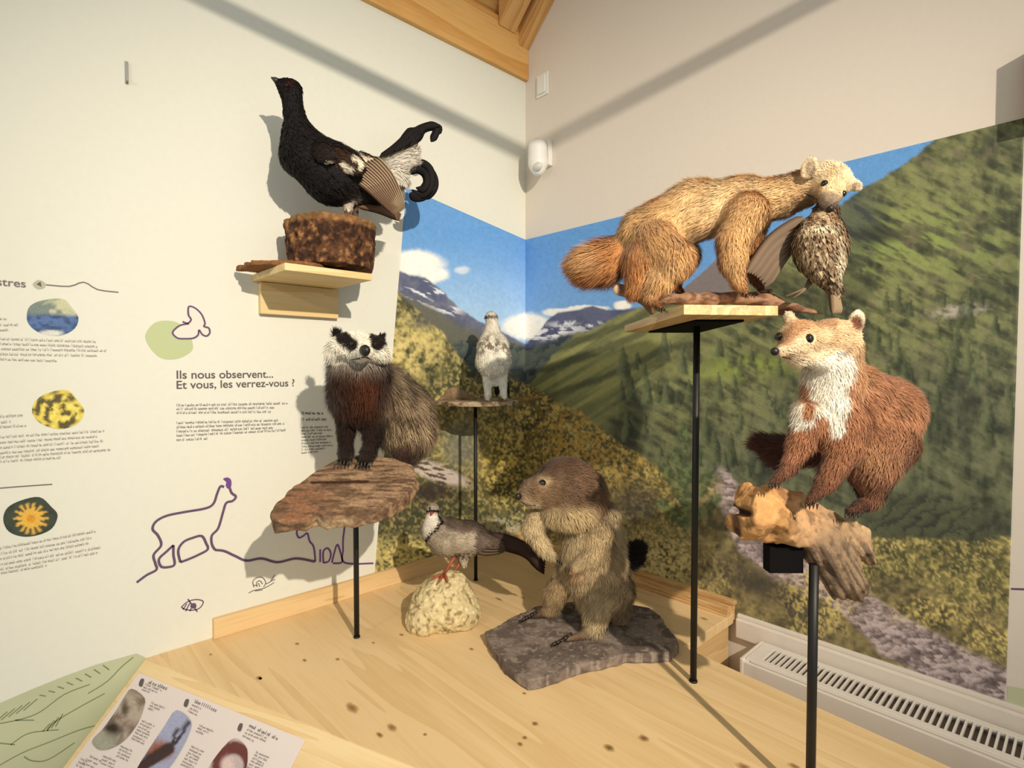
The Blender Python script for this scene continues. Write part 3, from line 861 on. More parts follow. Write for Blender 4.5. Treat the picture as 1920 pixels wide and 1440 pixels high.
def ph_star(x, y):
    a = np.arctan2(y - 972, x - 58); r = np.hypot((x - 58), (y - 972) * 1.1)
    pet = 1 - sst(-3, 2, r - 26 - 8 * np.cos(a * 14))
    c = mix(lin((46, 56, 48))[None], lin((70, 80, 66))[None], fbm(x / 10, y / 10, 2, 3)[:, None])
    c = mix(c, lin((226, 178, 76))[None], pet[:, None])
    return mix(c, lin((214, 150, 40))[None], (1 - sst(6, 10, r))[:, None])
photo_print('printed_photo', SL, [(6, 974), (14, 952), (40, 938), (74, 932), (96, 950), (108, 966), (98, 990), (72, 1003), (42, 1006), (16, 996)], ph_star, WL, 'oval photo print of an orange arnica flower', rings=26, smooth=4)
V, Fc = fill_vf(SL, [(272, 632), (282, 612), (300, 602), (330, 604), (352, 622), (362, 650), (352, 664), (330, 673), (304, 672), (284, 656)]); tag(mesh_obj('printed_blob', V, Fc, M_GREEN, WL), 'pale green printed blob')
V, Fc = fill_vf(SL, [(323, 625), (334, 613), (352, 608), (358, 600), (354, 577), (372, 582), (384, 602), (384, 614), (392, 622), (388, 630), (376, 628), (364, 634), (340, 635)], 0.0009); mesh_obj('printed_bird_fill', V, Fc, plain('wall_print_white', (224, 220, 210), .8), WL)
drawing('printed_bird', SL, [[(342, 603), (352, 606), (358, 599), (353, 590), (354, 575), (366, 578), (378, 590), (384, 606), (382, 612), (391, 615), (393, 624), (387, 630), (379, 627), (373, 619), (371, 628), (362, 634), (346, 635), (333, 634), (324, 626), (326, 619), (338, 610), (354, 607)]], 3.0, M_INK, WL, 'purple outline drawing of a flying bird', off=0.0014)
drawing('printed_chamois', SL, [
    [(256, 1092), (275, 1078), (293, 1068), (291, 1056), (288, 1040), (302, 1022), (296, 1004), (286, 992), (292, 978), (312, 967), (345, 960), (385, 953), (400, 944), (407, 925), (413, 912), (420, 913)],
    [(430, 913), (434, 924), (442, 931), (436, 939), (424, 943), (418, 960), (409, 990), (397, 1004), (397, 1020), (403, 1031)],
    [(403, 1031), (420, 1033), (440, 1042), (462, 1051), (490, 1047), (520, 1054), (555, 1047), (590, 1053)],
    [(325, 1022), (312, 1034), (298, 1048), (302, 1062), (316, 1063), (327, 1058), (325, 1040), (325, 1022)],
    [(338, 1054), (334, 1032), (344, 1016), (362, 1008), (378, 1005), (386, 1018), (389, 1030), (372, 1040), (354, 1048), (338, 1054)]], 4.4, M_INK, WL, 'purple outline drawing of a chamois on a slope', off=0.0012)
V, Fc = fill_vf(SL, [(418, 898), (426, 895), (433, 900), (433, 912), (427, 916), (423, 910), (424, 903)], 0.0015, 4); mesh_obj('printed_chamois_horn', V, Fc, M_INKV, WL)
drawing('printed_goat', SL, [
    [(561, 985), (556, 998), (560, 1008), (568, 1005), (576, 1000), (580, 1014), (588, 1026), (591, 1053)],
    [(594, 983), (612, 985), (634, 984), (645, 982), (645, 994), (643, 1010), (643, 1030), (646, 1055), (700, 1056)],
    [(606, 1055), (606, 1034), (614, 1028), (620, 1038), (616, 1052), (606, 1055)],
    [(622, 1055), (626, 1038), (632, 1021), (638, 1036), (641, 1054), (624, 1056)],
    [(600, 1054), (600, 1030)]], 3.2, M_INKV, WL, 'purple outline drawing of an animal near the mural', off=0.0012)
drawing('printed_snail', SL, [[(476, 1101), (474, 1090), (482, 1083), (492, 1083), (498, 1092), (494, 1101)], [(482, 1100), (481, 1092), (487, 1089), (492, 1095)], [(466, 1112), (476, 1107), (494, 1103), (506, 1097), (514, 1092)], [(498, 1095), (507, 1090), (515, 1078)], [(507, 1090), (516, 1086)], [(478, 1108), (492, 1106)], [(476, 1097), (482, 1098)], [(484, 1093), (487, 1100)]], 1.4, M_TEXTD, WL, 'small line drawing of a snail')
drawing('printed_eye_symbol', SL, [[(340, 1138), (352, 1128), (368, 1124), (381, 1128), (374, 1140), (360, 1144), (346, 1142), (340, 1138)], [(352, 1123), (370, 1147)], [(348, 1146), (356, 1130)], [(343, 1143), (350, 1132)], [(356, 1146), (362, 1132)]], 2.0, M_INK, WL, 'small purple crossed-out eye symbol')
V, Fc = fill_vf(SL, [(358, 1132), (366, 1131), (368, 1138), (362, 1141), (357, 1138)], 0.001, 4); mesh_obj('printed_eye_symbol', V, Fc, M_INK, WL)
# green hill at the foot of the wall
hill = [(-60, 1322), (0, 1318), (60, 1292), (120, 1268), (180, 1246), (256, 1225), (330, 1260), (330, 1560), (-60, 1560)]
V, Fc = fill_vf(SL, hill, 0.0006, 0); tag(mesh_obj('printed_hill', V, Fc, M_HILL, WL), 'pale green printed mountain slope low on the wall')
drawing('printed_hill_lines', SL, [[(250, 1232), (228, 1250), (200, 1278), (165, 1300)], [(-10, 1358), (40, 1348), (76, 1334), (120, 1302), (168, 1283)], [(196, 1300), (150, 1325), (105, 1352), (88, 1370)], [(-10, 1440), (40, 1412), (90, 1392), (150, 1368), (190, 1358)], [(45, 1418), (60, 1426), (90, 1424), (140, 1392)], [(20, 1396), (50, 1376), (84, 1370), (110, 1368)], [(-10, 1392), (28, 1396)], [(28, 1350), (64, 1350)]]
        + [[(205 - 17 * i, 1256 + 7 * i), (193 - 17 * i, 1247 + 8 * i)] for i in range(8)] + [[(70 - 14 * i, 1310 + 6 * i), (44 - 14 * i, 1332 + 6 * i)] for i in range(5)] + [[(118 - 8 * i, 1338 + 6 * i), (104 - 8 * i, 1362 + 3 * i)] for i in range(4)], 2.0, M_HILLINK, WL, smooth=4, off=0.001)
drawing('printed_line', SR, [[(1896, 1104), (1960, 1106), (2300, 1150)]], 3.5, M_INK, wall_right, 'thin purple line on the wall beside the mural', smooth=0)
V, Fc = fill_vf(SR, [(1889, 1286), (1930, 1294), (2300, 1400), (2300, 1560), (1889, 1390)], 0.0006, 0); mesh_obj('printed_hill', V, Fc, M_HILL, wall_right)

# ------------------------------------------------------------------ wall fittings
hook = thing('wall_hook', onL(237, 140), 'small grey vertical hook high on the white wall', 'hook')
pz = onL(237, 137)
V, Fc = box_vf(pz + dR * 0.003, dL, dR, ZZ, 0.0032, 0.003, 0.025); bevel(mesh_obj('hook_plate', V, Fc, plain('grey_metal', (150, 150, 146), .4), hook), 0.001)
V, Fc = box_vf(pz + dR * 0.009 - ZZ * 0.02, dL, dR, ZZ, 0.002, 0.006, 0.003); mesh_obj('hook_tongue', V, Fc, MATS['grey_metal'], hook)
jb = thing('junction_box', onR(1018, 160), 'square white junction box cover high in the room corner', 'junction box')
P = onR(1018, 160); uu, zz = (P - Q) @ dR, P[2]
box('box_base', (uu - .030, 0, zz - .042), (uu + .030, .006, zz + .042), M_WHITE, jb, bev=.002)
box('box_cover', (uu - .021, .006, zz - .033), (uu + .021, .012, zz + .033), M_WHITE, jb, bev=.003)
ms = thing('motion_sensor', onR(1013, 300), 'white motion sensor mounted on the wall beside the corner', 'sensor')
P = onR(1032, 290); uu, zz = (P - Q) @ dR, P[2]
box('bracket', (uu - .012, 0, zz - .045), (uu + .012, .022, zz + .05), M_WHITE, ms, bev=.003)
bs = Body(2.03)
bs.cone((1008, 278, 0), (1008, 306, 0), 18, 18, col=(236, 235, 230)); bs.cone((1012, 306, .0), (1009, 318, -.004), 14, 12, col=(236, 235, 230))
V, Fq = surface_nets(bs.sdf, *bs.bounds(), 0.004); mesh_obj('housing', smooth_mesh(V, Fq, 2), Fq, M_WHITE, ms, smooth=True)
sphere('lens', W(1008, 312, 2.0), 0.021, plain('sensor_lens', (214, 212, 206), .25), ms, sc=(1, .6, .75))
cab = thing('wall_panel', onR(1950, 170), 'brown wooden panel edge at the upper right beside the mural', 'panel')
P0 = onR(1930, 95); P1 = onR(1930, 236); u0 = (P0 - Q) @ dR
box('panel_board', (u0, 0, P1[2]), (u0 + .25, .045, P0[2]), plain('brown_wood', (128, 100, 78), .6, var=.1, scale=8), cab, bev=.002)
box('panel_face', (u0 + .008, .045, P1[2] + .008), (u0 + .242, .049, P0[2] - .008), MATS['brown_wood'], cab, bev=.001)

# ------------------------------------------------------------------ platform
plat = thing('display_platform', G(0.7, 0.6, 0), 'pale pine display platform filling the room corner under the stuffed animals', 'platform')
FP = lambda u: 1.287 - 0.368 * u
poly = [(0, 0), (0.86, 0), (0.86, 0.285), (1.9, 0.355), (1.9, FP(1.9)), (0, FP(0))]
ptop = prism('platform_top', [G(u, e, PLZ) for u, e in poly], M_PINE, plat, vec=-0.028 * ZZ, bev=0.0015)
poly2 = [(0.01, 0.01), (0.845, 0.01), (0.845, 0.30), (1.88, 0.37), (1.88, FP(1.88) - .02), (0.01, FP(0) - .02)]
prism('platform_base', [G(u, e, 0.0) for u, e in poly2], M_PINE_E, plat, vec=(PLZ - 0.028) * ZZ)
def strip(name, lo, hi, mat, label):
    o = box(name, lo, hi, mat, plat, bev=.0015); o['label'] = label; return o
strip('edge_strip', (0, 0.0, PLZ), (0.016, 1.137, PLZ + 0.052), M_PINE_E, 'low pine upstand along the white wall')
strip('edge_strip', (0.016, 0, PLZ), (0.86, 0.05, PLZ + 0.026), M_PINE_U, 'low pine upstand along the mural wall')
strip('edge_strip', (0.016, 0, PLZ + .0262), (0.865, 0.022, PLZ + 0.038), M_PINE_U, 'narrow batten on the upstand')
for (x, y, rx, ry, dk) in ((660, 1327, 17, 7, .5), (735, 1364, 12, 6, .45), (712, 1378, 9, 4, .7), (797, 1377, 4, 3, .6), (1003, 1357, 6, 5, .8), (984, 1383, 5, 4, .8), (975, 1395, 6, 4, .8), (1207, 1384, 9, 7, .8), (1142, 1402, 10, 7, .8), (633, 1236, 5, 3, .5), (571, 1238, 6, 3, .6), (486, 1271, 7, 4, .7), (488, 1272, 4, 2, .8), (395, 1227, 4, 2, .5), (557, 1207, 5, 3, .5), (884, 1217, 5, 3, .6), (753, 1190, 5, 3, .6), (983, 1150, 4, 2, .5), (1395, 1438, 12, 8, .5), (1490, 1437, 10, 6, .5), (983, 1300, 4, 3, .5), (700, 1205, 4, 2, .5), (1320, 1160, 8, 3, .5), (935, 1123, 9, 2.5, .6), (980, 1120, 5, 2, .6)):
    P = onP(x, y, PLZ + .0005); d = (P - CAM) @ FW
    n = 16; th = np.arange(n) * 2 * np.pi / n
    al = dR; V = [P]; c = [lin((150, 112, 70)) * (1.25 - dk)]
    for rr, cc in ((.55, .35), (1.0, 1.0)):
        for t in th:
            V.append(P + (al * math.cos(t) * rx * 1.2 + dL * math.sin(t) * ry * 1.3) * rr * d / F * (0.85 + .3 * rng.random()) + ZZ * 0)
            c.append(mix(lin((150, 112, 70)) * (1.25 - dk), lin((213, 178, 122)), cc))
    Fc = [(0, 1 + i, 1 + (i + 1) % n) for i in range(n)] + [(1 + i, 1 + n + i, 1 + n + (i + 1) % n, 1 + (i + 1) % n) for i in range(n)]
    mesh_obj('knot', V, Fc, MATS.get('knot_wood') or attr_mat('knot_wood', .5, .35), ptop, cols=np.array(c)).data.flip_normals()

# ------------------------------------------------------------------ sloping information board in front of the platform
A0, B0 = onP(253, 1227), onP(780, 1440)
A0 = A0 + (B0 - A0) * ((0.003 - A0[0]) / (B0 - A0)[0])
ab = nrm(B0 - A0); perp = np.array([ab[1], -ab[0], 0]); DIP = math.radians(42)
dn = perp * math.cos(DIP) - ZZ * math.sin(DIP); bn = nrm(np.cross(ab, dn)); bn = bn if bn[2] > 0 else -bn
lect = thing('information_board', A0 - ZZ * (PLZ - 0.0), 'sloping pine information board with printed animal photos in front of the platform', 'sign')
ORGL = ORG[lect.name]
LB = 0.95; LD = 0.42
V, Fc = box_vf(A0 + ab * LB / 2 + dn * LD / 2 - bn * .011, ab, dn, bn, LB / 2, LD / 2, .011)
M_LECT = wood('pine_board', (232, 205, 158), (222, 190, 138), ab, 6.0)
o = mesh_obj('board', V, Fc, M_LECT, lect); bevel(o, .002)
import bmesh
bm = bmesh.new(); bm.from_mesh(o.data); bmesh.ops.recalc_face_normals(bm, faces=bm.faces); bm.to_mesh(o.data); bm.free()
# supporting front panel down to the floor
fpn = [A0 + ab * .03 + dn * .36 - bn * .022, A0 + ab * .92 + dn * .36 - bn * .022]
prism('support_panel', [fpn[0], fpn[1], np.array([fpn[1][0], fpn[1][1], 0]), np.array([fpn[0][0], fpn[0][1], 0])], M_LECT, lect, vec=.02 * np.array([-perp[0], -perp[1], 0]))
SB = Surf(lambda x, y: hit(x, y, A0, bn), bn)
def sheet(ptsxy, off, th, mat, name, label=None):
    P = [SB.p(x, y, off) for x, y in ptsxy]
    return tag(prism(name, P, mat, lect, vec=bn * th), label)
pk = [SB.p(262, 1262), SB.p(573, 1388)]; e1 = nrm(pk[1] - pk[0]); e2 = nrm(np.cross(bn, e1)); e2 = e2 if e2 @ dn > 0 else -e2
wp = np.linalg.norm(pk[1] - pk[0])
prism('print_sheet', [pk[0], pk[1], pk[1] + e2 * .30, pk[0] + e2 * .30], M_PAPER, lect, vec=bn * .0015)
def c5(*pts): return [(120 + x / 4, 1220 + y / 4) for x, y in pts]
PO = 0.0034
def ph_a(x, y):
    n = fbm(x / 14, y / 14, 1, 4); c = mix(lin((122, 104, 94))[None], lin((176, 160, 146))[None], sst(.35, .65, n)[:, None])
    c = mix(c, lin((52, 38, 32))[None], np.maximum(blob(x, y, 212, 1366, 16, 12, .6), blob(x, y, 236, 1330, 6, 18, .6) * .7)[:, None])
    return mix(c, lin((158, 160, 146))[None], blob(x, y, 196, 1392, 26, 16, .6)[:, None] * .8)
photo_print('printed_photo', SB, c5((515, 290), (612, 360), (600, 450), (560, 550), (480, 660), (380, 730), (280, 750), (220, 700), (235, 655), (300, 590), (400, 450), (460, 350)), ph_a, lect, 'oval photo of a grey brown animal among rocks', off=PO, smooth=3)
def ph_b(x, y):
    c = np.repeat(lin((158, 162, 190))[None], len(x), 0)
    c = mix(c, lin((148, 92, 74))[None], blob(x, y, 300, 1408, 26, 18, .5)[:, None])
    c = mix(c, lin((62, 44, 44))[None], (1 - sst(9, 14, segd(x, y, (262, 1440), (318, 1405))))[:, None])
    return mix(c, lin((58, 50, 56))[None], (1 - sst(2, 4, np.minimum(segd(x, y, (325, 1396), (338, 1354)), segd(x, y, (330, 1396), (357, 1356)))))[:, None])
photo_print('printed_photo', SB, c5((850, 450), (960, 530), (940, 640), (880, 760), (800, 880), (700, 980), (600, 1000), (540, 950), (560, 880), (640, 750), (760, 570)), ph_b, lect, 'oval photo of a horned animal against blue sky', off=PO, rings=20, smooth=3)
def ph_c(x, y):
    c = np.repeat(lin((188, 172, 172))[None], len(x), 0)
    a = np.abs(np.hypot((x - 440), (y - 1436) * .9) - 30)
    c = mix(c, lin((104, 54, 52))[None], (1 - sst(8, 14, a))[:, None])
    return mix(c, lin((216, 190, 186))[None], blob(x, y, 428, 1436, 12, 16, .5)[:, None])
photo_print('printed_photo', SB, c5((1280, 660), (1370, 720), (1385, 800), (1370, 900), (1300, 1000), (1180, 1040), (1080, 1000), (1080, 910), (1160, 780)), ph_c, lect, 'oval photo of a reddish animal', off=PO, rings=20, smooth=3)
tl = lambda *L: [(120 + a / 4, 1220 + b / 4, 120 + c / 4, 1220 + d / 4) for a, b, c, d in L]
for hd_ in ((640, 250, 790, 305), (985, 395, 1170, 475), (1392, 575, 1625, 685)):
    ptext('printed_heading', SB, tl(hd_), 7, M_TEXTD, lect, off=PO)
for grp in (((615, 262, 745, 312), (600, 282, 715, 326), (590, 300, 655, 326)), ((965, 415, 1035, 447), (950, 440, 1010, 470), (935, 462, 1005, 494)), ((1378, 600, 1530, 670), (1362, 625, 1525, 692), (1345, 645, 1430, 690))):
    ptext('printed_text', SB, tl(*grp), 4.5, M_TEXT, lect, off=PO)
for bx, by in ((660, 400), (1020, 570)):
    ptext('printed_text', SB, tl((bx, by, bx + 110, by + 48), (bx - 12, by + 20, bx + 75, by + 60), (bx - 25, by + 42, bx + 35, by + 68)), 4.5, M_TEXT, lect, off=PO)
for bx, by in ((590, 535), (960, 728), (1445, 770)):
    ptext('printed_text', SB, tl(*[(bx - 13 * i, by + 22 * i, bx - 13 * i + 100 - 6 * (i % 3), by + 22 * i + 44) for i in range(7)]), 4.5, M_TEXT, lect, off=PO)
for grp in ([(430 - 10 * i, 725 + 24 * i, 520 - 10 * i, 765 + 24 * i) for i in range(4)], [(300 - 10 * i, 800 + 24 * i, 400 - 10 * i, 842 + 24 * i) for i in range(3)], [(200 - 26 * i, 800 + 24 * i, 290 - 26 * i, 842 + 24 * i) for i in range(3)], [(130 - 16 * i, 820 + 24 * i, 190 - 16 * i, 845 + 24 * i) for i in range(3)]):
    ptext('printed_text', SB, tl(*grp), 4.5, M_TEXT, lect, off=PO)
for x, y in c5((588, 245), (925, 398), (1328, 580)):
    V, Fc = fill_vf(SB, [(x - 5, y + 4), (x - 1, y - 7), (x + 5, y - 6), (x + 1, y + 7)], PO, 4); mesh_obj('printed_symbol', V, Fc, M_TEXTD, lect)

# ------------------------------------------------------------------ radiator
RZ = CAMZ - 0.742
rad = thing('radiator', G(1.35, .09, 0), 'white panel radiator with slotted top grille under the mural', 'radiator')
U0, U1 = 0.950, 1.75
box('front_panel', (U0, .140, RZ - .56), (U1, .156, RZ - .004), M_RAD, rad, bev=.004)
box('back_panel', (U0, .030, RZ - .56), (U1, .042, RZ - .004), M_RAD, rad, bev=.004)
box('end_cap', (U0 - .006, .028, RZ - .56), (U0 + .004, .158, RZ + .001), M_RAD, rad, bev=.003)
box('end_cap', (U1 - .004, .028, RZ - .56), (U1 + .006, .158, RZ + .001), M_RAD, rad, bev=.003)
gr = box('grille_frame', (U0 + .005, .032, RZ - .006), (U1 - .005, .052, RZ + .002), M_RAD, rad, bev=.0015)
box('grille_rim', (U0 + .005, .126, RZ - .006), (U1 - .005, .146, RZ + .002), M_RAD, rad, bev=.0015)
box('grille_rim', (U0 + .005, .05, RZ - .006), (U0 + .04, .128, RZ + .002), M_RAD, rad, bev=.0015)
box('grille_rim', (U0 + .02, .148, RZ - .004), (U1 - .005, .1535, RZ + .001), M_RAD, rad, bev=.001)
box('fins', (U0 + .01, .044, RZ - .5), (U1 - .01, .138, RZ - .014), M_RADIN, rad, bev=0)
first = None
u = U0 + .0485
while u < 1.56:
    if first is None:
        first = box('slat', (u - .002, .050, RZ - .006), (u + .002, .128, RZ + .0015), M_RAD, gr, bev=0)
        uf = u
    else:
        c = first.copy(); COL.objects.link(c); c.parent = gr; c.location = Vector((u - uf) * dR)
    u += .0128
trim = structure(box('trim_1', (0.87, 0, RZ - .02), (2.4, .022, RZ + .035), M_WALLR, bev=.004))
box('trim_rail', (0.87, .0, RZ + .035), (2.4, .012, RZ + .045), M_WALLR, trim, bev=.002)

# ------------------------------------------------------------------ stands
def stand(xy, ztop, r, label, plate=None):
    b = onP(*xy)
    t = thing('display_stand', b, label, 'stand', 'black display stands')
    top = np.array([b[0], b[1], ztop])
    tube('pole', [b, b * .5 + top * .5, top], r, M_BLACK, t, seg=16)
    tube('foot_plug', [b + ZZ * .0, b + ZZ * .004], r * 1.25, M_BLACK, t, seg=16)
    if plate is not None: prism('top_plate', plate, M_MATTE, t, vec=-ZZ * .004)
    return t, top
# badger bark slab -------------------------------------------------
plB = plane3(W(661, 968, 1.17), W(505, 965, 1.175), W(665, 864, 1.39))
outB = to_plane(plB, [(504, 962), (512, 976), (540, 975), (572, 973), (590, 962), (608, 968), (640, 966), (661, 966), (700, 958), (732, 946), (763, 927), (780, 904), (783, 890), (772, 872), (745, 860), (704, 852), (655, 852), (632, 862), (604, 874), (584, 886), (566, 902), (547, 917), (528, 934), (513, 949)])
def bark_col(V, Wv):
    px, py, _ = proj(Wv)
    n = fbm(V[:, 0] * 30, V[:, 1] * 110, V[:, 2] * 60, 4)
    c = mix(lin((98, 76, 58))[None], lin((156, 126, 98))[None], sst(.35, .65, n)[:, None])
    c = mix(c, lin((132, 88, 62))[None], (blob(px, py, 560, 945, 70, 45, .6) * sst(.4, .6, n))[:, None] * .8)
    c = mix(c, lin((60, 40, 30))[None], (1 - sst(1.5, 4, segd(px, py, (584, 905), (690, 903))))[:, None])
    side = sst(-.006, -.014, V[:, 2])
    return mix(c, lin((176, 150, 116))[None], (side * sst(560, 600, px) * (1 - sst(640, 680, px)))[:, None] * .8)
bark = slab_solid('bark_slab', outB, plB, .034, .0035, M_BARK, .007, 26, bark_col, None, W(640, 930, 1.28))
tag(bark, 'thick brown bark slab carrying the badger', 'bark')
stA, _ = stand((669, 1195), float(W(669, 854, 1.41)[2]) - .036, .0068, 'thin black pole stand under the badger bark slab')
# ptarmigan stone --------------------------------------------------
bp = onP(892, 1088); ztop = float(W(892, 757, 1.81)[2])
plP = (np.array([bp[0], bp[1], ztop + .012]), RT, HF, ZZ)
def px_on(pl, x, d):
    p = np.array(XF((x - 960) / F * d, d)) - pl[0]; return (p @ RT, p @ HF)
outP = [px_on(plP, 811, 1.76), px_on(plP, 850, 1.70), px_on(plP, 905, 1.69), px_on(plP, 958, 1.74), px_on(plP, 975, 1.82), px_on(plP, 962, 1.90), px_on(plP, 900, 1.93), px_on(plP, 840, 1.90)]
def st_col(V, Wv):
    n = fbm(V[:, 0] * 60, V[:, 1] * 60, V[:, 2] * 60, 4)
    return mix(lin((104, 84, 64))[None], lin((172, 152, 124))[None], sst(.35, .65, n)[:, None])
ps = slab_solid('flat_stone', outP, plP, .014, .003, M_STONE, .003, 30, st_col, None, plP[0])
tag(ps, 'flat brown stone plate carrying the white ptarmigan', 'stone')
sb = Body(1.84)
sb.cone((822, 752, 0), (852, 738, .0), 3, 12, col=(140, 118, 92)); sb.cone((852, 740, 0), (890, 748, 0), 14, 5, col=(132, 108, 82))
tag(rough_solid('stone_lump', sb, .003, M_STONE, .004, 60, None, W(850, 750, 1.84)), 'rough brown stone lump lying on the ptarmigan plate', 'stone')
tb = Body(1.86)
tb.chain([(950, 754, 0), (985, 749, 0), (1018, 744, 0)], [5, 4, 2], col=(126, 98, 58))
tag(rough_solid('bark_strip', tb, .0025, M_BARK, .003, 60, None, W(985, 749, 1.86)), 'thin brown bark strip jutting right from the ptarmigan plate', 'bark')
stand((892, 1088), ztop - .004, .0058, 'slim black pole stand under the ptarmigan plate')

# marten shelf plank -----------------------------------------------
zb = CAMZ + .095
pk_ = [onP(1282, 590, zb), onP(1459, 592, zb), onP(1302, 623, zb), onP(1171, 623, zb)]
pln = thing('support_plank', sum(pk_) / 4, 'pale pine plank carrying the branch and the light marten', 'plank')
prism('plank_board', pk_, M_PLANK, pln, vec=.018 * ZZ, bev=.001)
pp = [onP(1305, 599, zb), onP(1395, 599, zb), onP(1310, 621, zb), onP(1216, 621, zb)]
stand((1300, 1278), zb - .004, .0072, 'tall black pole stand under the light marten plank', [p - ZZ * .0002 for p in pp])
# driftwood stand ---------------------------------------------------
dP = onP(1519, 1507); dd = float((dP - CAM) @ FW)
pl4 = [W(1437, 1066, .90), W(1497, 1071, .885), W(1545, 1062, .93), W(1485, 1060, .95)]
zt = float(W(1515, 1050, .89)[2])
stand((1519, 1507), zt, .0072, 'black pole stand in front carrying the driftwood root')
V, Fc = box_vf(W(1468, 1046, .895), RT, FW, UP, .027, .012, .021)
mesh_obj('bracket', V, Fc, M_MATTE, bpy.data.objects['display_stand.003'])

# ------------------------------------------------------------------ rocks and wood
plS = (onP(1080, 1200, PLZ + .024), RT, HF, ZZ)
outS = to_plane(plS, [(909, 1186), (940, 1168), (975, 1150), (1000, 1138), (1040, 1130), (1100, 1126), (1173, 1132), (1219, 1139), (1236, 1152), (1248, 1168), (1262, 1188), (1274, 1206), (1257, 1222), (1215, 1226), (1173, 1226), (1130, 1238), (1088, 1246), (1050, 1260), (1020, 1270), (990, 1276), (968, 1262), (948, 1246), (926, 1216)])
def sl_col(V, Wv):
    n = fbm(V[:, 0] * 38, V[:, 1] * 38, V[:, 2] * 60, 5); m = fbm(V[:, 0] * 120, V[:, 1] * 120, 1, 3)
    c = mix(lin((98, 86, 78))[None], lin((132, 118, 108))[None], sst(.35, .65, n)[:, None])
    return mix(c, lin((158, 144, 132))[None], sst(.6, .68, m)[:, None] * .6)
slate = slab_solid('slate_slab', outS, plS, .024, .0035, M_STONE, .0022, 24, sl_col, None, plS[0] - ZZ * .024, .005)
tag(slate, 'flat grey slate slab on the platform under the marmot', 'stone')
rb = Body(1.50)
rb.ell((832, 1134, .02), (58, 50, 62), col=(206, 188, 142), ang=-8); rb.ell((800, 1160, .0), (36, 28, 50), col=(206, 188, 142), k=.02)
rb.ell((866, 1148, .02), (34, 30, 50), col=(200, 182, 136), k=.02); rb.ell((842, 1098, .02), (34, 26, 30), col=(206, 188, 142), k=.02)
def rk_col(V, col):
    n = fbm(V[:, 0] * 90, V[:, 1] * 90, V[:, 2] * 90, 3); c = mix(col, lin((128, 108, 72))[None], sst(.56, .66, n)[:, None] * .8)
    return mix(c, lin((226, 212, 170))[None], sst(.6, .7, 1 - n)[:, None] * .6)
lo, hi = rb.bounds()
V, Fq = surface_nets(lambda P: np.maximum(rb.sdf(P), (PLZ + .001) - P[:, 2]), lo, hi, .0032, lambda P: .009 * (np.abs(fbm(P[:, 0] * 28, P[:, 1] * 28, P[:, 2] * 28, 5) - .5) * 4 - .6))
V[:, 2] = np.maximum(V[:, 2], PLZ + .0005)
rock = mesh_obj('limestone_rock', V, Fq, M_STONE, None, np.array([*W(832, 1150, 1.5)[:2], PLZ]), smooth=True, cols=rk_col(V, rb.attrs(V)[0]))
tag(rock, 'pale yellowish rough rock on the platform under the partridge', 'rock')

# shelf and log for the black grouse --------------------------------
sh = thing('wall_shelf', G(0.1, .9, CAMZ + .19), 'pale pine bracket shelf on the white wall under the log', 'shelf')
box('shelf_board', (0.0, .80, CAMZ + .232), (.235, 1.028, CAMZ + .250), M_SHELF, sh, bev=.0015)
box('back_board', (0.0, .792, CAMZ + .146), (.02, 1.012, CAMZ + .231), M_SHELF, sh, bev=.0015)
plate = Body(1.40)
lg0 = G(.125, .895, CAMZ + .25)
def slabplate(P):
    q = P - lg0; a = q @ dR; b = q @ dL; z = q[:, 2]
    n = .006 * (fbm(P[:, 0] * 40, P[:, 1] * 40, P[:, 2] * 40, 3) - .5)
    return np.maximum.reduce([np.abs(a + .0) - .095, np.abs(b - .07) - .11 + 1.2 * np.maximum(a - .02, 0), np.abs(z - .0065) - .006]) + n
V, Fq = surface_nets(slabplate, lg0 - .22, lg0 + np.array([.22, .22, .04]), .004)
V[:, 2] = np.maximum(V[:, 2], CAMZ + .2503)
tag(mesh_obj('bark_plate', V, Fq, M_BARK, None, lg0, smooth=True, cols=np.repeat(lin((128, 88, 54))[None], len(V), 0)), 'thin brown bark plate between the log and the wall shelf', 'bark')
lc = G(.130, .862, CAMZ + .3255)
def logf(P):
    q = P - lc; a = q @ dR; b = q @ dL; th = np.arctan2(b, a); r = np.hypot(a, b); z = q[:, 2]
    R = .113 + .003 * z / .05 + .012 * (fbm(np.cos(th) * 3, np.sin(th) * 3, z * 12, 3) - .5) * 2 + .007 * (fbm(np.cos(th) * 14, np.sin(th) * 14, z * 60, 3) - .5) * 2
    zz_ = np.abs(z - .004 * np.cos(th)) - (.0625 + .004 * (fbm(P[:, 0] * 30, P[:, 1] * 30, 0, 2) - .5))
    return np.maximum((r - R) * .9, zz_)
V, Fq = surface_nets(logf, lc - np.array([.16, .16, .085]), lc + np.array([.16, .16, .085]), .004)
V[:, 2] = np.maximum(V[:, 2], CAMZ + .2635)
q = V - lc; n = fbm(V[:, 0] * 80, V[:, 1] * 80, V[:, 2] * 80, 4)
c = mix(lin((56, 38, 28))[None], lin((104, 70, 48))[None], sst(.38, .62, n)[:, None]); c = mix(c, lin((156, 116, 72))[None], sst(.62, .7, n)[:, None] * .8)
c = mix(c, lin((150, 110, 70))[None], sst(.045, .052, q[:, 2])[:, None] * .6)
tag(mesh_obj('log_slice', V, Fq, M_BARK, None, lc - ZZ * .055, smooth=True, cols=c), 'thick dark log slice with rough bark under the black grouse', 'log')

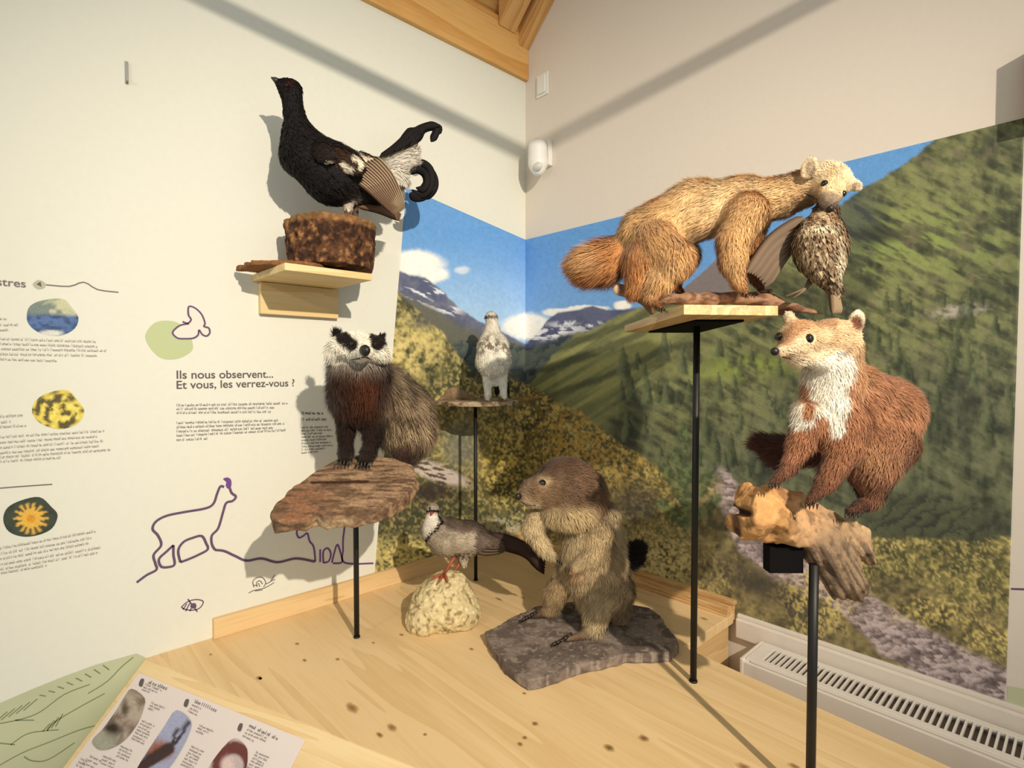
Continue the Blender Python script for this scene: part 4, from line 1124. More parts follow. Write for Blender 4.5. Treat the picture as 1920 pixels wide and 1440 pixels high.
# branch under the light marten --------------------------------------
D1 = lambda x: 1.10 - (x - 1340) * .00022
br = Body(lambda x: D1(x) - .015)
bcol = (152, 116, 90)
br.chain([(1160, 543, 0), (1190, 550, 0), (1225, 562, 0), (1290, 561, 0), (1384, 558, 0), (1440, 565, .0), (1478, 582, .01)], [11, 11, 10, 10, 11, 12, 13], col=bcol)
br.chain([(1440, 566, 0), (1490, 577, -.02), (1540, 588, -.02)], [8, 6, 3], col=bcol)
br.cone((1200, 555, 0), (1222, 585, 0), 9, 6, col=(112, 74, 50)); br.cone((1330, 560, 0), (1334, 574, 0), 11, 8, col=bcol)
br.cone((1400, 556, 0), (1445, 545, .03), 6, 4, col=bcol)
def brc(V, col):
    n = fbm(V[:, 0] * 20, V[:, 1] * 90, V[:, 2] * 90, 3); px, py, _ = proj(V)
    c = mix(col, lin((106, 76, 58))[None], sst(.5, .62, n)[:, None]); return mix(c, lin((220, 190, 150))[None], (1 - sst(1154, 1162, px))[:, None])
tag(rough_solid('tree_branch', br, .0028, M_DRIFT, .003, 60, None, W(1300, 570, 1.1), brc), 'smooth brown branch lying on the plank under the light marten', 'branch')

# driftwood ------------------------------------------------------------
db = Body(.90)
gold, grey_, dk_ = (196, 146, 92), (166, 136, 104), (70, 44, 32)
db.ell((1420, 960, -.02), (46, 46, 50), col=gold, ang=-20); db.cone((1396, 930, 0), (1432, 920, .02), 17, 15, col=gold)
db.cone((1384, 985, -.02), (1440, 1000, -.02), 18, 26, col=gold); db.cone((1440, 935, 0), (1490, 945, .02), 24, 22, col=(190, 140, 90))
db.cone((1450, 975, 0), (1530, 1000, .02), 42, 38, col=(186, 146, 106), k=.02)
db.cone((1520, 985, .02), (1600, 1015, .05), 34, 26, col=grey_, k=.02); db.chain([(1560, 972, .04), (1600, 980, .05), (1622, 1002, .05), (1628, 1030, .05)], [12, 9, 7, 5], col=(190, 158, 118), k=.006)
db.cone((1540, 1025, .0), (1588, 1092, -.02), 42, 32, col=(136, 112, 88), k=.015); db.cone((1560, 1050, 0), (1604, 1108, -.01), 30, 16, col=(136, 112, 88), k=.015)
db.cone((1590, 1030, .03), (1624, 1042, .04), 14, 8, col=grey_)
def dcol(V, col):
    px, py, _ = proj(V)
    n = fbm(V[:, 0] * 70, V[:, 1] * 40, V[:, 2] * 40, 4); c = mix(col, col * .55, sst(.52, .62, n)[:, None])
    g = fbm((px - (py - 1050) * .55) / 5, py / 60, 0, 3)
    m = sst(1000, 1040, py) * sst(1500, 1530, px)
    c = mix(c, lin((88, 72, 58))[None], (m * sst(.5, .6, g))[:, None])
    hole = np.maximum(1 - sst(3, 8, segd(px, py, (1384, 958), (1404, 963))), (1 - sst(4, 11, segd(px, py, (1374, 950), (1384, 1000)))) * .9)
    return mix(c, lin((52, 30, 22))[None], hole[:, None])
def ddisp(P):
    px, py, _ = proj(P); g = fbm((px - (py - 1050) * .55) / 7, py / 70, 0, 3)
    m = sst(1000, 1040, py) * sst(1500, 1530, px)
    hole = 1 - sst(3, 10, segd(px, py, (1378, 958), (1404, 963)))
    return (.012 * (fbm(P[:, 0] * 30, P[:, 1] * 30, P[:, 2] * 30, 5) - .5) * 2 + .010 * (np.abs(fbm(P[:, 0] * 18, P[:, 1] * 18, P[:, 2] * 18, 2) - .5) * 4 - .5)) + .012 * m * (g - .5) + .014 * hole
lo, hi = db.bounds(); V, Fq = surface_nets(db.sdf, lo, hi, .003, ddisp)
tag(mesh_obj('driftwood_root', V, Fq, M_DRIFT, None, W(1515, 1080, .89), smooth=True, cols=dcol(V, db.attrs(V)[0])), 'gnarled golden and grey driftwood root under the white-bibbed marten', 'driftwood')

# ------------------------------------------------------------------ animals
def paint_seg(col, px, py, a, b, r, soft, rgb, mask=1.0):
    t = (1 - sst(r - soft, r + soft, segd(px, py, a, b))) * mask
    return mix(col, lin(rgb)[None], t[:, None])

# ---- marmot
mm = thing('marmot', onP(1080, 1190, PLZ + .024), 'stuffed marmot sitting upright on the slate slab', 'marmot')
b = Body(1.44)
fawn, pale, brown_ = (172, 146, 112), (206, 184, 142), (116, 90, 70)
b.ell((1062, 914, .0), (60, 56, 58), col=brown_, ang=-14, flow=(1, .2, .3), fl=.013)
b.cone((1040, 918, -.02), (998, 924, -.055), 44, 27, col=(140, 112, 84), fl=.009, flow=(1, .1, .4))
b.cone((1000, 932, -.055), (984, 931, -.065), 22, 16, col=(168, 144, 112), fl=.005, flow=(1, 0, .5))
b.ell((1064, 960, -.025), (54, 30, 44), col=(190, 166, 124), ang=-4, flow=(.3, 1, .1), fl=.020)
b.ell((1100, 930, .03), (38, 50, 44), col=(122, 94, 70), flow=(.5, 1, .2), fl=.018)
b.cone((1090, 990, .04), (1112, 1060, .035), 46, 58, col=(188, 166, 128), fl=.016, flow=(.1, 1, 0), k=.014)
b.cone((1112, 1060, .035), (1124, 1108, .03), 60, 50, col=fawn, fl=.016, flow=(0, 1, 0), k=.02)
b.cone((1132, 965, .05), (1150, 1060, .07), 28, 34, col=(188, 166, 130), fl=.018, flow=(.1, 1, 0), k=.02)
b.chain([(1014, 968, -.01), (998, 992, -.035), (1020, 1028, -.045), (1034, 1044, -.05)], [25, 21, 16, 10], col=pale, fl=.012, k=.006)
b.cone((1034, 1042, -.05), (1046, 1050, -.05), 8, 5, col=(70, 52, 40), fl=.003, k=.006)
b.chain([(1122, 1000, -.01), (1112, 1040, -.03), (1080, 1064, -.045)], [30, 22, 12], col=(184, 160, 122), fl=.013, k=.008)
b.chain([(1152, 1102, .02), (1136, 1120, -.02), (1118, 1150, -.05), (1114, 1180, -.055)], [36, 34, 25, 20], col=(192, 170, 132), fl=.016, k=.008)
b.cone((1160, 1110, .05), (1158, 1160, .03), 32, 20, col=(150, 124, 96), fl=.014)
b.cone((1108, 1186, -.065), (1066, 1198, -.095), 13, 8, col=(120, 96, 76), fl=.004, k=.008)
b.chain([(1064, 1078, .05), (1040, 1116, .05), (1034, 1140, .045)], [28, 22, 16], col=(160, 134, 98), fl=.013, k=.008)
b.cone((1030, 1146, .045), (998, 1154, .03), 12, 8, col=(90, 68, 54), fl=.004, k=.008)
b.ell((1052, 880, .0), (9, 11, 8), col=(120, 92, 70), ang=20, k=.004, fl=.003)
def mm_paint(px, py, dp, col, N):
    hd = 1 - sst(985, 1000, py)
    n = fbm(px / 9, py / 9, dp * 60, 3)
    col = mix(col, lin((98, 68, 52))[None], (hd * (1 - sst(882, 905, py + (px - 1010) * .28)))[:, None] * .8)
    col = paint_seg(col, px, py, (1000, 925), (1040, 935), 9, 8, (112, 86, 64), hd * .7)
    col = paint_seg(col, px, py, (975, 943), (1005, 948), 6, 5, (206, 188, 152), hd * .8)
    col = paint_seg(col, px, py, (1008, 900), (1026, 902), 5, 4, (190, 166, 132), hd * .6)
    col = paint_seg(col, px, py, (1075, 1072), (1080, 1074), 14, 8, (150, 110, 72), .5)
    return col * (0.86 + 0.28 * n)[:, None]
build_body(mm, b, .0045, mm_paint, 90000, .00075, .30, smooth=3, inset=.004, fscale=1.25, jit=.45, skip=lambda px, py, dp, N: (np.hypot(px - 1018, py - 906) < 8) & (py < 960))
eye(mm, W(1017, 906, surf(b, 1017, 906, inset=.004) + .002), .0095)
sphere('nose', W(972, 931, surf(b, 974, 931)), .0085, M_NOSE, mm, sc=(.8, 1, 1.1))
tube('mouth', [W(x, y, surf(b, x, y, 1.37) - .001) for x, y in ((976, 941), (988, 947), (1004, 948))], [.001, .0014, .001], M_CLAW, mm, seg=6)
claws(mm, b, [((1072 - i * 7, 1190 + i * 4 - abs(i - 2), -.09 - .004 * i), (-.8, .35, -.3)) for i in range(5)], 3.4, 16)
claws(mm, b, [((1006 - i * 5, 1148 + i * 2.5, .025 - .006 * i), (-.8, .4, -.3)) for i in range(5)], 3.2, 14)
claws(mm, b, [((1042 + i * 4, 1048 + i * 2, -.052), (.5, .8, 0)) for i in range(3)], 2, 8)
claws(mm, b, [((1062 + i * 7, 1066 - i * 2, -.05), (-.3, 1, 0)) for i in range(4)], 2, 8)
tl_ = Body(1.50)
tl_.chain([(1160, 1050, 0), (1180, 1044, .0), (1192, 1030, 0)], [14, 17, 10], col=(22, 16, 14), fl=.022)
build_body(mm, tl_, .004, None, 5000, .0012, .45, name='tail', furname='tail_fur')

# ---- badger
bd = thing('badger', W(665, 868, 1.39), 'stuffed badger with black and white face standing on the bark slab', 'badger')
b = Body(1.39)
wh, dkb, leg_, gz = (230, 222, 204), (66, 38, 26), (40, 26, 20), (178, 154, 122)
b.ell((671, 651, -.09), (53, 29, 46), col=wh, flow=(0, .3, 1), fl=.008)
b.cone((677, 654, -.125), (684, 660, -.165), 26, 15, col=wh, flow=(0, 0, 1), fl=.004)
b.ell((632, 660, -.09), (21, 19, 26), col=wh, flow=(-.7, .6, .3), fl=.018); b.ell((712, 662, -.09), (17, 17, 24), col=wh, flow=(.7, .6, .3), fl=.016)
b.ell((631, 627, -.075), (12, 10, 6), col=(34, 24, 20), k=.005, fl=.012, flow=(-.3, -1, 0)); b.ell((716, 633, -.075), (11, 9, 6), col=(34, 24, 20), k=.005, fl=.008, flow=(.3, -1, 0))
b.cone((671, 690, -.05), (672, 742, .0), 50, 50, col=dkb, fl=.026, flow=(0, 1, 0), k=.006)
b.cone((690, 735, .05), (758, 790, .15), 58, 52, col=gz, fl=.036, flow=(.5, 1, .1), k=.02)
b.ell((764, 812, .15), (42, 44, 50), col=gz, fl=.036, flow=(.15, 1, 0), k=.02)
b.cone((722, 720, .1), (770, 760, .15), 32, 32, col=(140, 116, 90), fl=.03, flow=(.7, 1, 0), k=.02)
b.chain([(650, 762, .01), (649, 810, .0), (648, 846, -.005)], [24, 15, 13], col=leg_, fl=.012)
b.cone((648, 850, -.01), (645, 862, -.03), 15, 11, col=leg_, fl=.005)
b.chain([(704, 768, .02), (700, 815, .01), (692, 846, -.005)], [26, 17, 14], col=leg_, fl=.014)
b.cone((690, 852, -.01), (684, 863, -.03), 15, 11, col=leg_, fl=.005)
b.cone((764, 822, .12), (752, 856, .08), 30, 15, col=(50, 32, 24), fl=.022)
b.cone((752, 858, .08), (736, 862, .05), 12, 9, col=leg_, fl=.005)
def bd_paint(px, py, dp, col, N):
    hd = (1 - sst(674, 679, py)) * (dp < 1.42)
    for a_, b_, r_ in (((628, 625), (644, 629), 7), ((642, 632), (662, 647), 10), ((714, 634), (704, 644), 11), ((696, 632), (704, 650), 6)):
        col = paint_seg(col, px, py, a_, b_, r_, 2.5, (30, 22, 19), hd)
    n = fbm(px / 7, py / 16, dp * 30, 3)
    fl_ = sst(712, 735, px) * sst(690, 705, py)
    col = mix(col, lin((74, 56, 44))[None], (fl_ * sst(.50, .58, n))[:, None] * .85)
    col = mix(col, lin((40, 25, 19))[None], (sst(745, 790, py) * (1 - sst(700, 735, px)))[:, None] * .7)
    col = mix(col, lin((60, 38, 28))[None], (sst(812, 835, py) * sst(725, 738, px) * (1 - sst(775, 790, px)))[:, None] * .8)
    col = mix(col, lin((104, 58, 36))[None], (blob(px, py, 690, 725, 26, 24, .7) * .6)[:, None])
    return col
build_body(bd, b, .0045, bd_paint, 80000, .0008, .32, smooth=2, inset=.003, fscale=1.2, jit=.45)
for ex, ey_ in ((660, 645), (702, 646)): eye(bd, W(ex, ey_, surf(b, ex, ey_) + .001), .0052)
sphere('nose', W(684, 657, surf(b, 684, 658) + .003), .0150, M_NOSE, bd, sc=(1.1, .7, .85))
tube('mouth', [W(x, y, surf(b, x, y, 1.27) - .0015) for x, y in ((658, 675), (670, 673), (683, 669.5), (690, 671), (695, 675))], [.0008, .0016, .0016, .0016, .0008], M_CLAW, bd, seg=6)
tube('muzzle_crease', [W(660, 653, surf(b, 660, 653) - .001), W(656, 661, surf(b, 656, 661) - .001)], .0011, M_CLAW, bd, seg=6)
claws(bd, b, [((635 + i * 6, 862 + (i % 2), -.045), (-.2 + i * .08, .6, -.8)) for i in range(5)], 2.6, 12)
claws(bd, b, [((674 + i * 6, 864 + (i % 2), -.045), (-.2 + i * .08, .6, -.8)) for i in range(5)], 2.6, 12)
claws(bd, b, [((730 + i * 6, 863, .035), (-.4, .5, -.8)) for i in range(4)], 2.4, 9)

# ---- light marten with prey
m1 = thing('light_marten', W(1300, 566, 1.1), 'stuffed cream and honey marten striding along the branch with a bird in its mouth', 'marten')
b = Body(D1)
hon, crm, ora = (216, 176, 122), (234, 212, 174), (180, 122, 72)
b.cone((1215, 442, .0), (1300, 396, .0), 53, 52, col=hon, fl=.013, flow=(-1, .5, 0), k=.02)
b.cone((1300, 396, .0), (1390, 384, .0), 52, 48, col=(228, 196, 148), fl=.011, flow=(-1, .35, 0), k=.02)
b.cone((1390, 384, .0), (1462, 372, -.01), 48, 36, col=(224, 190, 140), fl=.009, flow=(-1, .35, 0), k=.02)
b.cone((1462, 370, -.01), (1530, 346, -.03), 36, 36, col=(200, 160, 112), fl=.007, flow=(-1, .2, 0), k=.015)
b.ell((1558, 338, -.045), (40, 33, 36), col=crm, ang=-32, fl=.005, flow=(-.5, -.6, .6), k=.015)
b.cone((1558, 352, -.06), (1555, 375, -.09), 30, 21, col=(222, 194, 150), fl=.003, flow=(0, -1, .5), k=.012)
b.ell((1517, 315, -.062), (18, 28, 10), col=crm, ang=-20, yaw=-25, k=.004, fl=.0015, flow=(-.3, -1, 0))
b.ell((1602, 347, -.055), (20, 15, 10), col=crm, ang=-35, yaw=-10, k=.004, fl=.0015, flow=(1, -.2, 0))
# near foreleg
b.chain([(1402, 400, -.045), (1376, 452, -.055), (1374, 490, -.055), (1384, 528, -.05)], [40, 31, 24, 15], col=(212, 168, 114), fl=.009, k=.012)
b.cone((1385, 532, -.05), (1398, 552, -.06), 14, 9, col=(150, 98, 58), fl=.004, k=.008)
b.chain([(1410, 410, .04), (1404, 470, .045), (1416, 520, .03)], [34, 22, 12], col=(150, 100, 62), fl=.008)
b.cone((1416, 524, .03), (1432, 550, .01), 11, 8, col=(120, 78, 50), fl=.004)
# hind legs
b.chain([(1232, 456, -.03), (1262, 486, -.045), (1238, 520, -.04), (1216, 552, -.04)], [48, 37, 26, 13], col=(206, 160, 108), fl=.013, k=.014)
b.cone((1216, 556, -.04), (1238, 578, -.05), 11, 8, col=(116, 76, 50), fl=.005, k=.008)
b.chain([(1230, 450, .04), (1280, 480, .05), (1262, 530, .05)], [44, 30, 14], col=(140, 84, 48), fl=.010)
b.cone((1262, 530, .05), (1280, 552, .04), 11, 8, col=(110, 66, 40), fl=.005)
b.cone((1204, 488, -.03), (1190, 540, -.035), 36, 15, col=(182, 124, 74), fl=.016, k=.014)
# tail
b.chain([(1184, 462, .01), (1140, 488, .0), (1112, 496, -.01), (1094, 493, -.01)], [32, 36, 33, 20], col=ora, fl=.024, k=.012)
def m1_paint(px, py, dp, col, N):
    n = fbm(px / 8, py / 8, dp * 50, 3)
    col = mix(col, lin((150, 88, 46))[None], ((1 - sst(1110, 1210, px - (py - 500) * .8)) * sst(480, 545, py))[:, None] * .7)
    col = mix(col, lin((226, 190, 140))[None], (blob(px, py, 1105, 480, 36, 22, .7))[:, None] * .4)
    col = mix(col, lin((140, 84, 48))[None], (sst(432, 462, py) * sst(1290, 1320, px) * (1 - sst(1345, 1365, px)))[:, None] * .8)
    col = paint_seg(col, px, py, (1235, 505), (1262, 495), 10, 14, (222, 184, 132), .6)
    col = mix(col, lin((150, 92, 52))[None], ((1 - sst(322, 338, py + (px - 1470) * .1)) * sst(1440, 1460, px) * (1 - sst(1492, 1505, px)))[:, None] * .7)
    col = mix(col, lin((168, 132, 96))[None], (blob(px, py, 1522, 378, 30, 20, .6))[:, None] * .7)
    col = mix(col, lin((112, 92, 78))[None], (blob(px, py, 1521, 317, 11, 18, .4) * (N @ FW < -.2))[:, None] * .75)
    col = mix(col, lin((120, 96, 80))[None], (blob(px, py, 1605, 348, 11, 7, .4) * (N @ FW < -.2))[:, None] * .7)
    col = mix(col, lin((148, 128, 108))[None], blob(px, py, 1556, 378, 23, 19, .25)[:, None])
    col = paint_seg(col, px, py, (1556, 330), (1566, 318), 3, 4, (206, 164, 112), .6)
    return col * (0.84 + 0.3 * n)[:, None]
build_body(m1, b, .0042, m1_paint, 100000, .0006, .28, smooth=2, inset=.003, fscale=1.5, jit=.45, lenf=lambda px, py, L: np.where(np.hypot(px - 1554, py - 378) < 24, .0015, L), skip=lambda px, py, dp, N: (np.hypot(px - 1546, py - 345) < 7) | (np.hypot(px - 1581, py - 363) < 5))
dh = D1(1550)
eye(m1, W(1546, 345, surf(b, 1546, 345, inset=.003) + .001), .0068); eye(m1, W(1581, 363, surf(b, 1581, 363, inset=.003) + .001), .0055)
sphere('nose', W(1557, 391, surf(b, 1557, 388, inset=.003) + .003), .006, M_NOSE, m1)
tube('mouth', [W(x, y, surf(b, x, y, dh) - .002) for x, y in ((1508, 362), (1520, 368), (1533, 374))], [.0008, .0016, .0008], M_CLAW, m1, seg=6)
claws(m1, b, [((1392 + i * 6, 550 + (i % 2) * 2, -.065), (.4, .7, -.5)) for i in range(4)], 2.2, 9)
claws(m1, b, [((1230 + i * 5, 578 + (i % 2) * 2, -.055), (.5, .6, -.4)) for i in range(4)], 2.2, 8)
claws(m1, b, [((1426 + i * 5, 549, .005), (.4, .7, -.4)) for i in range(4)], 2.0, 8)

# ---- prey bird
pb = thing('prey_bird', W(1540, 470, 1.0), 'limp brown mottled bird hanging from the light marten mouth', 'bird')
b = Body(.985)
b.cone((1548, 398, .0), (1544, 425, .0), 20, 28, col=(140, 112, 84), fl=.010)
b.ell((1538, 462, .0), (46, 60, 38), col=(126, 102, 76), ang=4, fl=.014, flow=(.1, 1, 0)); b.cone((1548, 505, .0), (1566, 545, .01), 26, 10, col=(120, 96, 70), fl=.014)
def pb_paint(px, py, dp, col, N):
    n = fbm(px / 6, py / 9, dp * 90, 3)
    col = mix(col, lin((206, 186, 150))[None], sst(.58, .68, n)[:, None] * .55); col = mix(col, lin((72, 50, 36))[None], sst(.56, .66, 1 - n)[:, None] * .85)
    return mix(col, lin((220, 206, 176))[None], (blob(px, py, 1540, 424, 26, 8, .7) + blob(px, py, 1574, 490, 8, 40, .7))[:, None].clip(0, 1) * .5)
build_body(pb, b, .004, pb_paint, 9000, .0028, .16, furname='plumage', mat=M_SKIN, fmat=M_FEATH, rootw=.4, mid=1.0, jit=.4, cvar=.35)
def feather(name, root, pts, w, c0, c1, parent, camber=.12, edge=None):
    """one feather: pts = list of (world point), cambered vane of width w (m), tip rounded"""
    P = catmull(pts, 5); n = len(P); T = nrm(np.gradient(P, axis=0))
    view = nrm(P - CAM); S = nrm(np.cross(T, view)); Nn = nrm(np.cross(S, T))
    t = np.linspace(0, 1, n); ww = w * np.minimum(1, np.minimum(t * 6 + .3, (1 - t) * 5 + .12))
    V = np.vstack([P - S * ww[:, None] / 2, P - Nn * (w * camber), P + S * ww[:, None] * .26 - Nn * (w * camber * .6), P + S * ww[:, None] / 2, P + Nn * (w * .12)])
    F_ = []
    for i in range(n - 1):
        for a, bq in ((0, 1), (1, 2), (2, 3), (3, 4), (4, 0)): F_.append((a * n + i, bq * n + i, bq * n + i + 1, a * n + i + 1))
    e = c1 if edge is None else edge
    C_ = np.vstack([np.repeat(lin(q_)[None], n, 0) for q_ in (c1, c0, c0, e, c1)])
    return mesh_obj(name, V, F_, M_FEATH, parent, smooth=True, cols=C_)
for k in range(8):          # the hanging wing, fanned to the left
    t = k / 7
    a = W(1506 - 6 * t, 408 + 30 * t, 1.0 + .01 * k * .4); bq = W(1400 + 34 * t, 512 + 26 * t - 24 * t * (1 - t), 1.03)
    mid_ = W(1446 + 16 * t, 448 + 44 * t, 1.02)
    feather('wing_feather', pb, [a, mid_, bq], .019, (118 - 10 * (k % 2), 98 - 9 * (k % 2), 80 - 8 * (k % 2)), (98, 80, 64), pb, edge=(160, 140, 116))
for k in range(5):
    t = k / 4
    feather('tail_feather', pb, [W(1556 + 8 * t, 530, .99), W(1560 + 10 * t, 560, .99), W(1562 + 14 * t, 588, .985)], .010, (122, 98, 74), (96, 74, 54), pb, edge=(170, 148, 118))
for pts in ([(1520, 520), (1508, 545), (1486, 560)], [(1530, 518), (1512, 540), (1474, 556)]):
    tube('leg', [W(x, y, 1.0) for x, y in pts], [.004, .003, .002], plain('bird_leg', (112, 92, 66), .6) if 'bird_leg' not in MATS else MATS['bird_leg'], pb, seg=6)

# ---- white-bibbed marten
m2 = thing('bibbed_marten', W(1540, 960, .9), 'stuffed brown marten with a white bib crouching on the driftwood root', 'marten')
b = Body(.88)
br_, dk2, bib = (176, 124, 90), (106, 70, 52), (236, 226, 208)
cr2 = (222, 194, 158)
b.ell((1554, 636, -.01), (54, 39, 44), col=(222, 188, 146), ang=8, fl=.005, flow=(1, 0, .3))
b.ell((1502, 634, -.032), (44, 37, 36), col=(222, 188, 146), ang=4, fl=.004, flow=(1, -.1, .3))
b.cone((1490, 650, -.05), (1463, 660, -.072), 25, 13, col=cr2, fl=.003, flow=(1, -.2, .3), k=.012)
b.cone((1476, 672, -.055), (1496, 684, -.04), 9, 12, col=(226, 204, 170), fl=.003, flow=(1, .2, .3), k=.008)
b.cone((1484, 668, -.05), (1538, 672, -.025), 13, 26, col=(226, 204, 170), fl=.003, flow=(1, .2, .3), k=.01)
b.ell((1606, 603, -.01), (23, 27, 11), col=(236, 216, 184), ang=-18, yaw=18, k=.005, fl=.002, flow=(.3, -1, 0))
b.ell((1480, 596, -.03), (15, 18, 10), col=(236, 216, 184), ang=20, yaw=-10, k=.006, fl=.002, flow=(-.2, -1, 0))
b.cone((1572, 655, .01), (1564, 705, .015), 42, 46, col=(214, 180, 142), fl=.008, flow=(0, 1, 0), k=.015)
b.cone((1560, 712, .01), (1548, 790, .005), 50, 54, col=br_, fl=.010, flow=(0, 1, 0), k=.02)
b.cone((1600, 730, .05), (1655, 772, .09), 48, 60, col=br_, fl=.011, flow=(1, .6, 0), k=.025)
b.cone((1655, 772, .09), (1648, 840, .09), 62, 54, col=(170, 118, 84), fl=.011, flow=(.3, 1, 0), k=.02)
b.cone((1590, 800, .04), (1630, 820, .07), 44, 46, col=(158, 108, 76), fl=.010, flow=(.6, 1, 0), k=.02)
b.chain([(1512, 780, -.02), (1502, 830, -.03), (1482, 872, -.035)], [30, 23, 17], col=(166, 112, 80), fl=.008, k=.012)
b.cone((1480, 876, -.035), (1452, 904, -.045), 16, 11, col=dk2, fl=.005, k=.008)
b.chain([(1588, 790, -.01), (1582, 845, -.03), (1552, 900, -.04)], [42, 31, 21], col=(162, 110, 78), fl=.009, k=.012)
b.cone((1548, 906, -.04), (1520, 938, -.05), 18, 12, col=dk2, fl=.005, k=.008)
b.chain([(1660, 830, .06), (1634, 876, .03), (1634, 930, .03)], [54, 42, 22], col=(168, 118, 86), fl=.010, k=.014)
b.cone((1630, 940, .03), (1596, 958, .0), 17, 12, col=(84, 50, 36), fl=.005, k=.008)
b.chain([(1540, 850, .08), (1470, 848, .1), (1434, 832, .1)], [20, 27, 16], col=(92, 56, 46), fl=.018, k=.01)
def m2_paint(px, py, dp, col, N):
    n = fbm(px / 9, py / 9, dp * 50, 3); fr = dp < .935
    d = poly_d(px + (n - .5) * 14, py + (n - .5) * 14, [(1497, 690), (1540, 676), (1580, 658), (1604, 668), (1600, 700), (1588, 735), (1586, 775), (1574, 815), (1560, 812), (1552, 780), (1534, 770), (1526, 790), (1512, 800), (1492, 800), (1482, 770), (1488, 725)])
    col = mix(col, lin(bib)[None], ((1 - sst(-3, 5, d)) * fr)[:, None])
    col = paint_seg(col, px, py, (1513, 722), (1518, 775), 9, 5, (172, 118, 78), fr * (1 - sst(786, 796, py)))
    col = mix(col, lin((176, 122, 78))[None], (np.maximum(blob(px, py, 1510, 606, 40, 11, .8), 1 - sst(8, 16, segd(px, py, (1470, 640), (1500, 606)))) * (py < 648))[:, None] * .7)
    col = mix(col, lin((150, 104, 72))[None], (blob(px, py, 1556, 607, 10, 9, .7))[:, None] * .5)
    col = mix(col, lin((112, 72, 54))[None], (blob(px, py, 1605, 607, 12, 15, .4) * (N @ FW < -.1))[:, None])
    col = mix(col, lin((196, 140, 92))[None], (blob(px, py, 1612, 690, 14, 40, .6))[:, None] * .5)
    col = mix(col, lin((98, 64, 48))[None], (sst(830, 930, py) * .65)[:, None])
    col = mix(col, lin((196, 148, 106))[None], (blob(px, py, 1640, 850, 22, 22, .8) * .6)[:, None])
    return col * (0.88 + 0.24 * n)[:, None]
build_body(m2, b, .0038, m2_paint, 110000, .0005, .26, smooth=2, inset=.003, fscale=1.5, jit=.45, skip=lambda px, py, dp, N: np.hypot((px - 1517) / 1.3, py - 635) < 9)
sn2 = lambda x, y: surf(b, x, y, .83, inset=.003)
eye(m2, W(1516, 635, sn2(1516, 635) + .0015), .0075); eye(m2, W(1461, 631, sn2(1464, 631) + .001), .0066)
sphere('nose', W(1453, 659, sn2(1457, 660)), .0068, M_NOSE, m2, sc=(.9, 1, .9))
tube('mouth', [W(x, y, sn2(x, y) - .001) for x, y in ((1461, 669), (1480, 672), (1500, 675), (1518, 679))], [.0007, .001, .001, .0006], M_CLAW, m2, seg=6)
for i in range(5): tube('whisker', [W(1474, 658 + 3 * i, sn2(1474, 660) - .001), W(1496, 662 + 5 * i, sn2(1496, 662) - .012), W(1520, 662 + 8 * i, sn2(1510, 662) - .018)], .00028, M_CLAW, m2, seg=4)
claws(m2, b, [((1444 + i * 6, 906 + (i % 2), -.055), (-.4, .8, -.3)) for i in range(4)], 2.4, 9)
claws(m2, b, [((1512 + i * 7, 944 + (i % 2), -.058), (-.3, .8, -.3)) for i in range(4)], 2.4, 9)
claws(m2, b, [((1586 + i * 8, 962, -.01), (-.4, .7, -.4)) for i in range(4)], 2.4, 9)

# ---- black grouse
gdep = lambda x: wdL(x) * .885
gs = thing('black_grouse', W(651, 400, gdep(651)), 'stuffed black grouse with lyre tail standing on the log slice', 'grouse')
b = Body(gdep)
blk = (20, 16, 17)
b.ell((543, 166, 0), (20, 17, 15), col=blk, fl=.004, flow=(1, .4, 0)); b.cone((531, 160, 0), (521, 154, 0), 11, 7, col=blk, fl=.003)
b.cone((534, 176, 0), (540, 188, 0), 9, 10, col=blk, fl=.006)
b.chain([(548, 172, 0), (551, 210, 0), (560, 250, 0), (574, 286, 0)], [17, 17, 27, 44], col=blk, fl=.012)
b.cone((574, 290, 0), (624, 326, 0), 46, 54, col=blk, fl=.016, k=.02); b.cone((624, 326, 0), (690, 346, 0), 54, 40, col=(24, 18, 17), fl=.016, k=.02)
b.cone((690, 330, 0), (728, 316, 0), 34, 20, col=blk, fl=.016, k=.02); b.cone((700, 355, 0), (730, 372, 0), 30, 14, col=blk, fl=.014)
b.cone((655, 372, -.01), (652, 390, -.01), 12, 8, col=(214, 200, 180), fl=.010, k=.006)
def gs_paint(px, py, dp, col, N):
    col = paint_seg(col, px, py, (536, 158), (550, 152), 3, 3, (90, 34, 30), .3)
    return col
build_body(gs, b, .0045, gs_paint, 12000, .0024, .12, furname='plumage', fmat=M_FEATH, mid=1.0, rootw=.5, cvar=.3)
tube('beak', [W(524, 155, gdep(524)), W(515, 149, gdep(515)), W(508, 145, gdep(508))], [.009, .0065, .0012], plain('dark_beak', (46, 40, 40), .35), gs, seg=8)
eye(gs, W(538, 160, gdep(538) - .021), .0035)
for dx, dz in ((0, -.01), (14, .03)):
    P0 = W(652 + dx, 388, gdep(652) + dz); P1 = P0 * 1.0; P1[2] = CAMZ + .372
    lg_ = tube('leg', [P0, P1], [.010, .007], plain('feathered_leg', (96, 70, 54), .8) if 'feathered_leg' not in MATS else MATS['feathered_leg'], gs, seg=8)
    for a in (-.9, 0, .9): tube('toe', [P1, P1 + (dL * math.cos(a) + dR * math.sin(a)) * .035 + ZZ * .001], [.005, .003], MATS['feathered_leg'], lg_, seg=6)
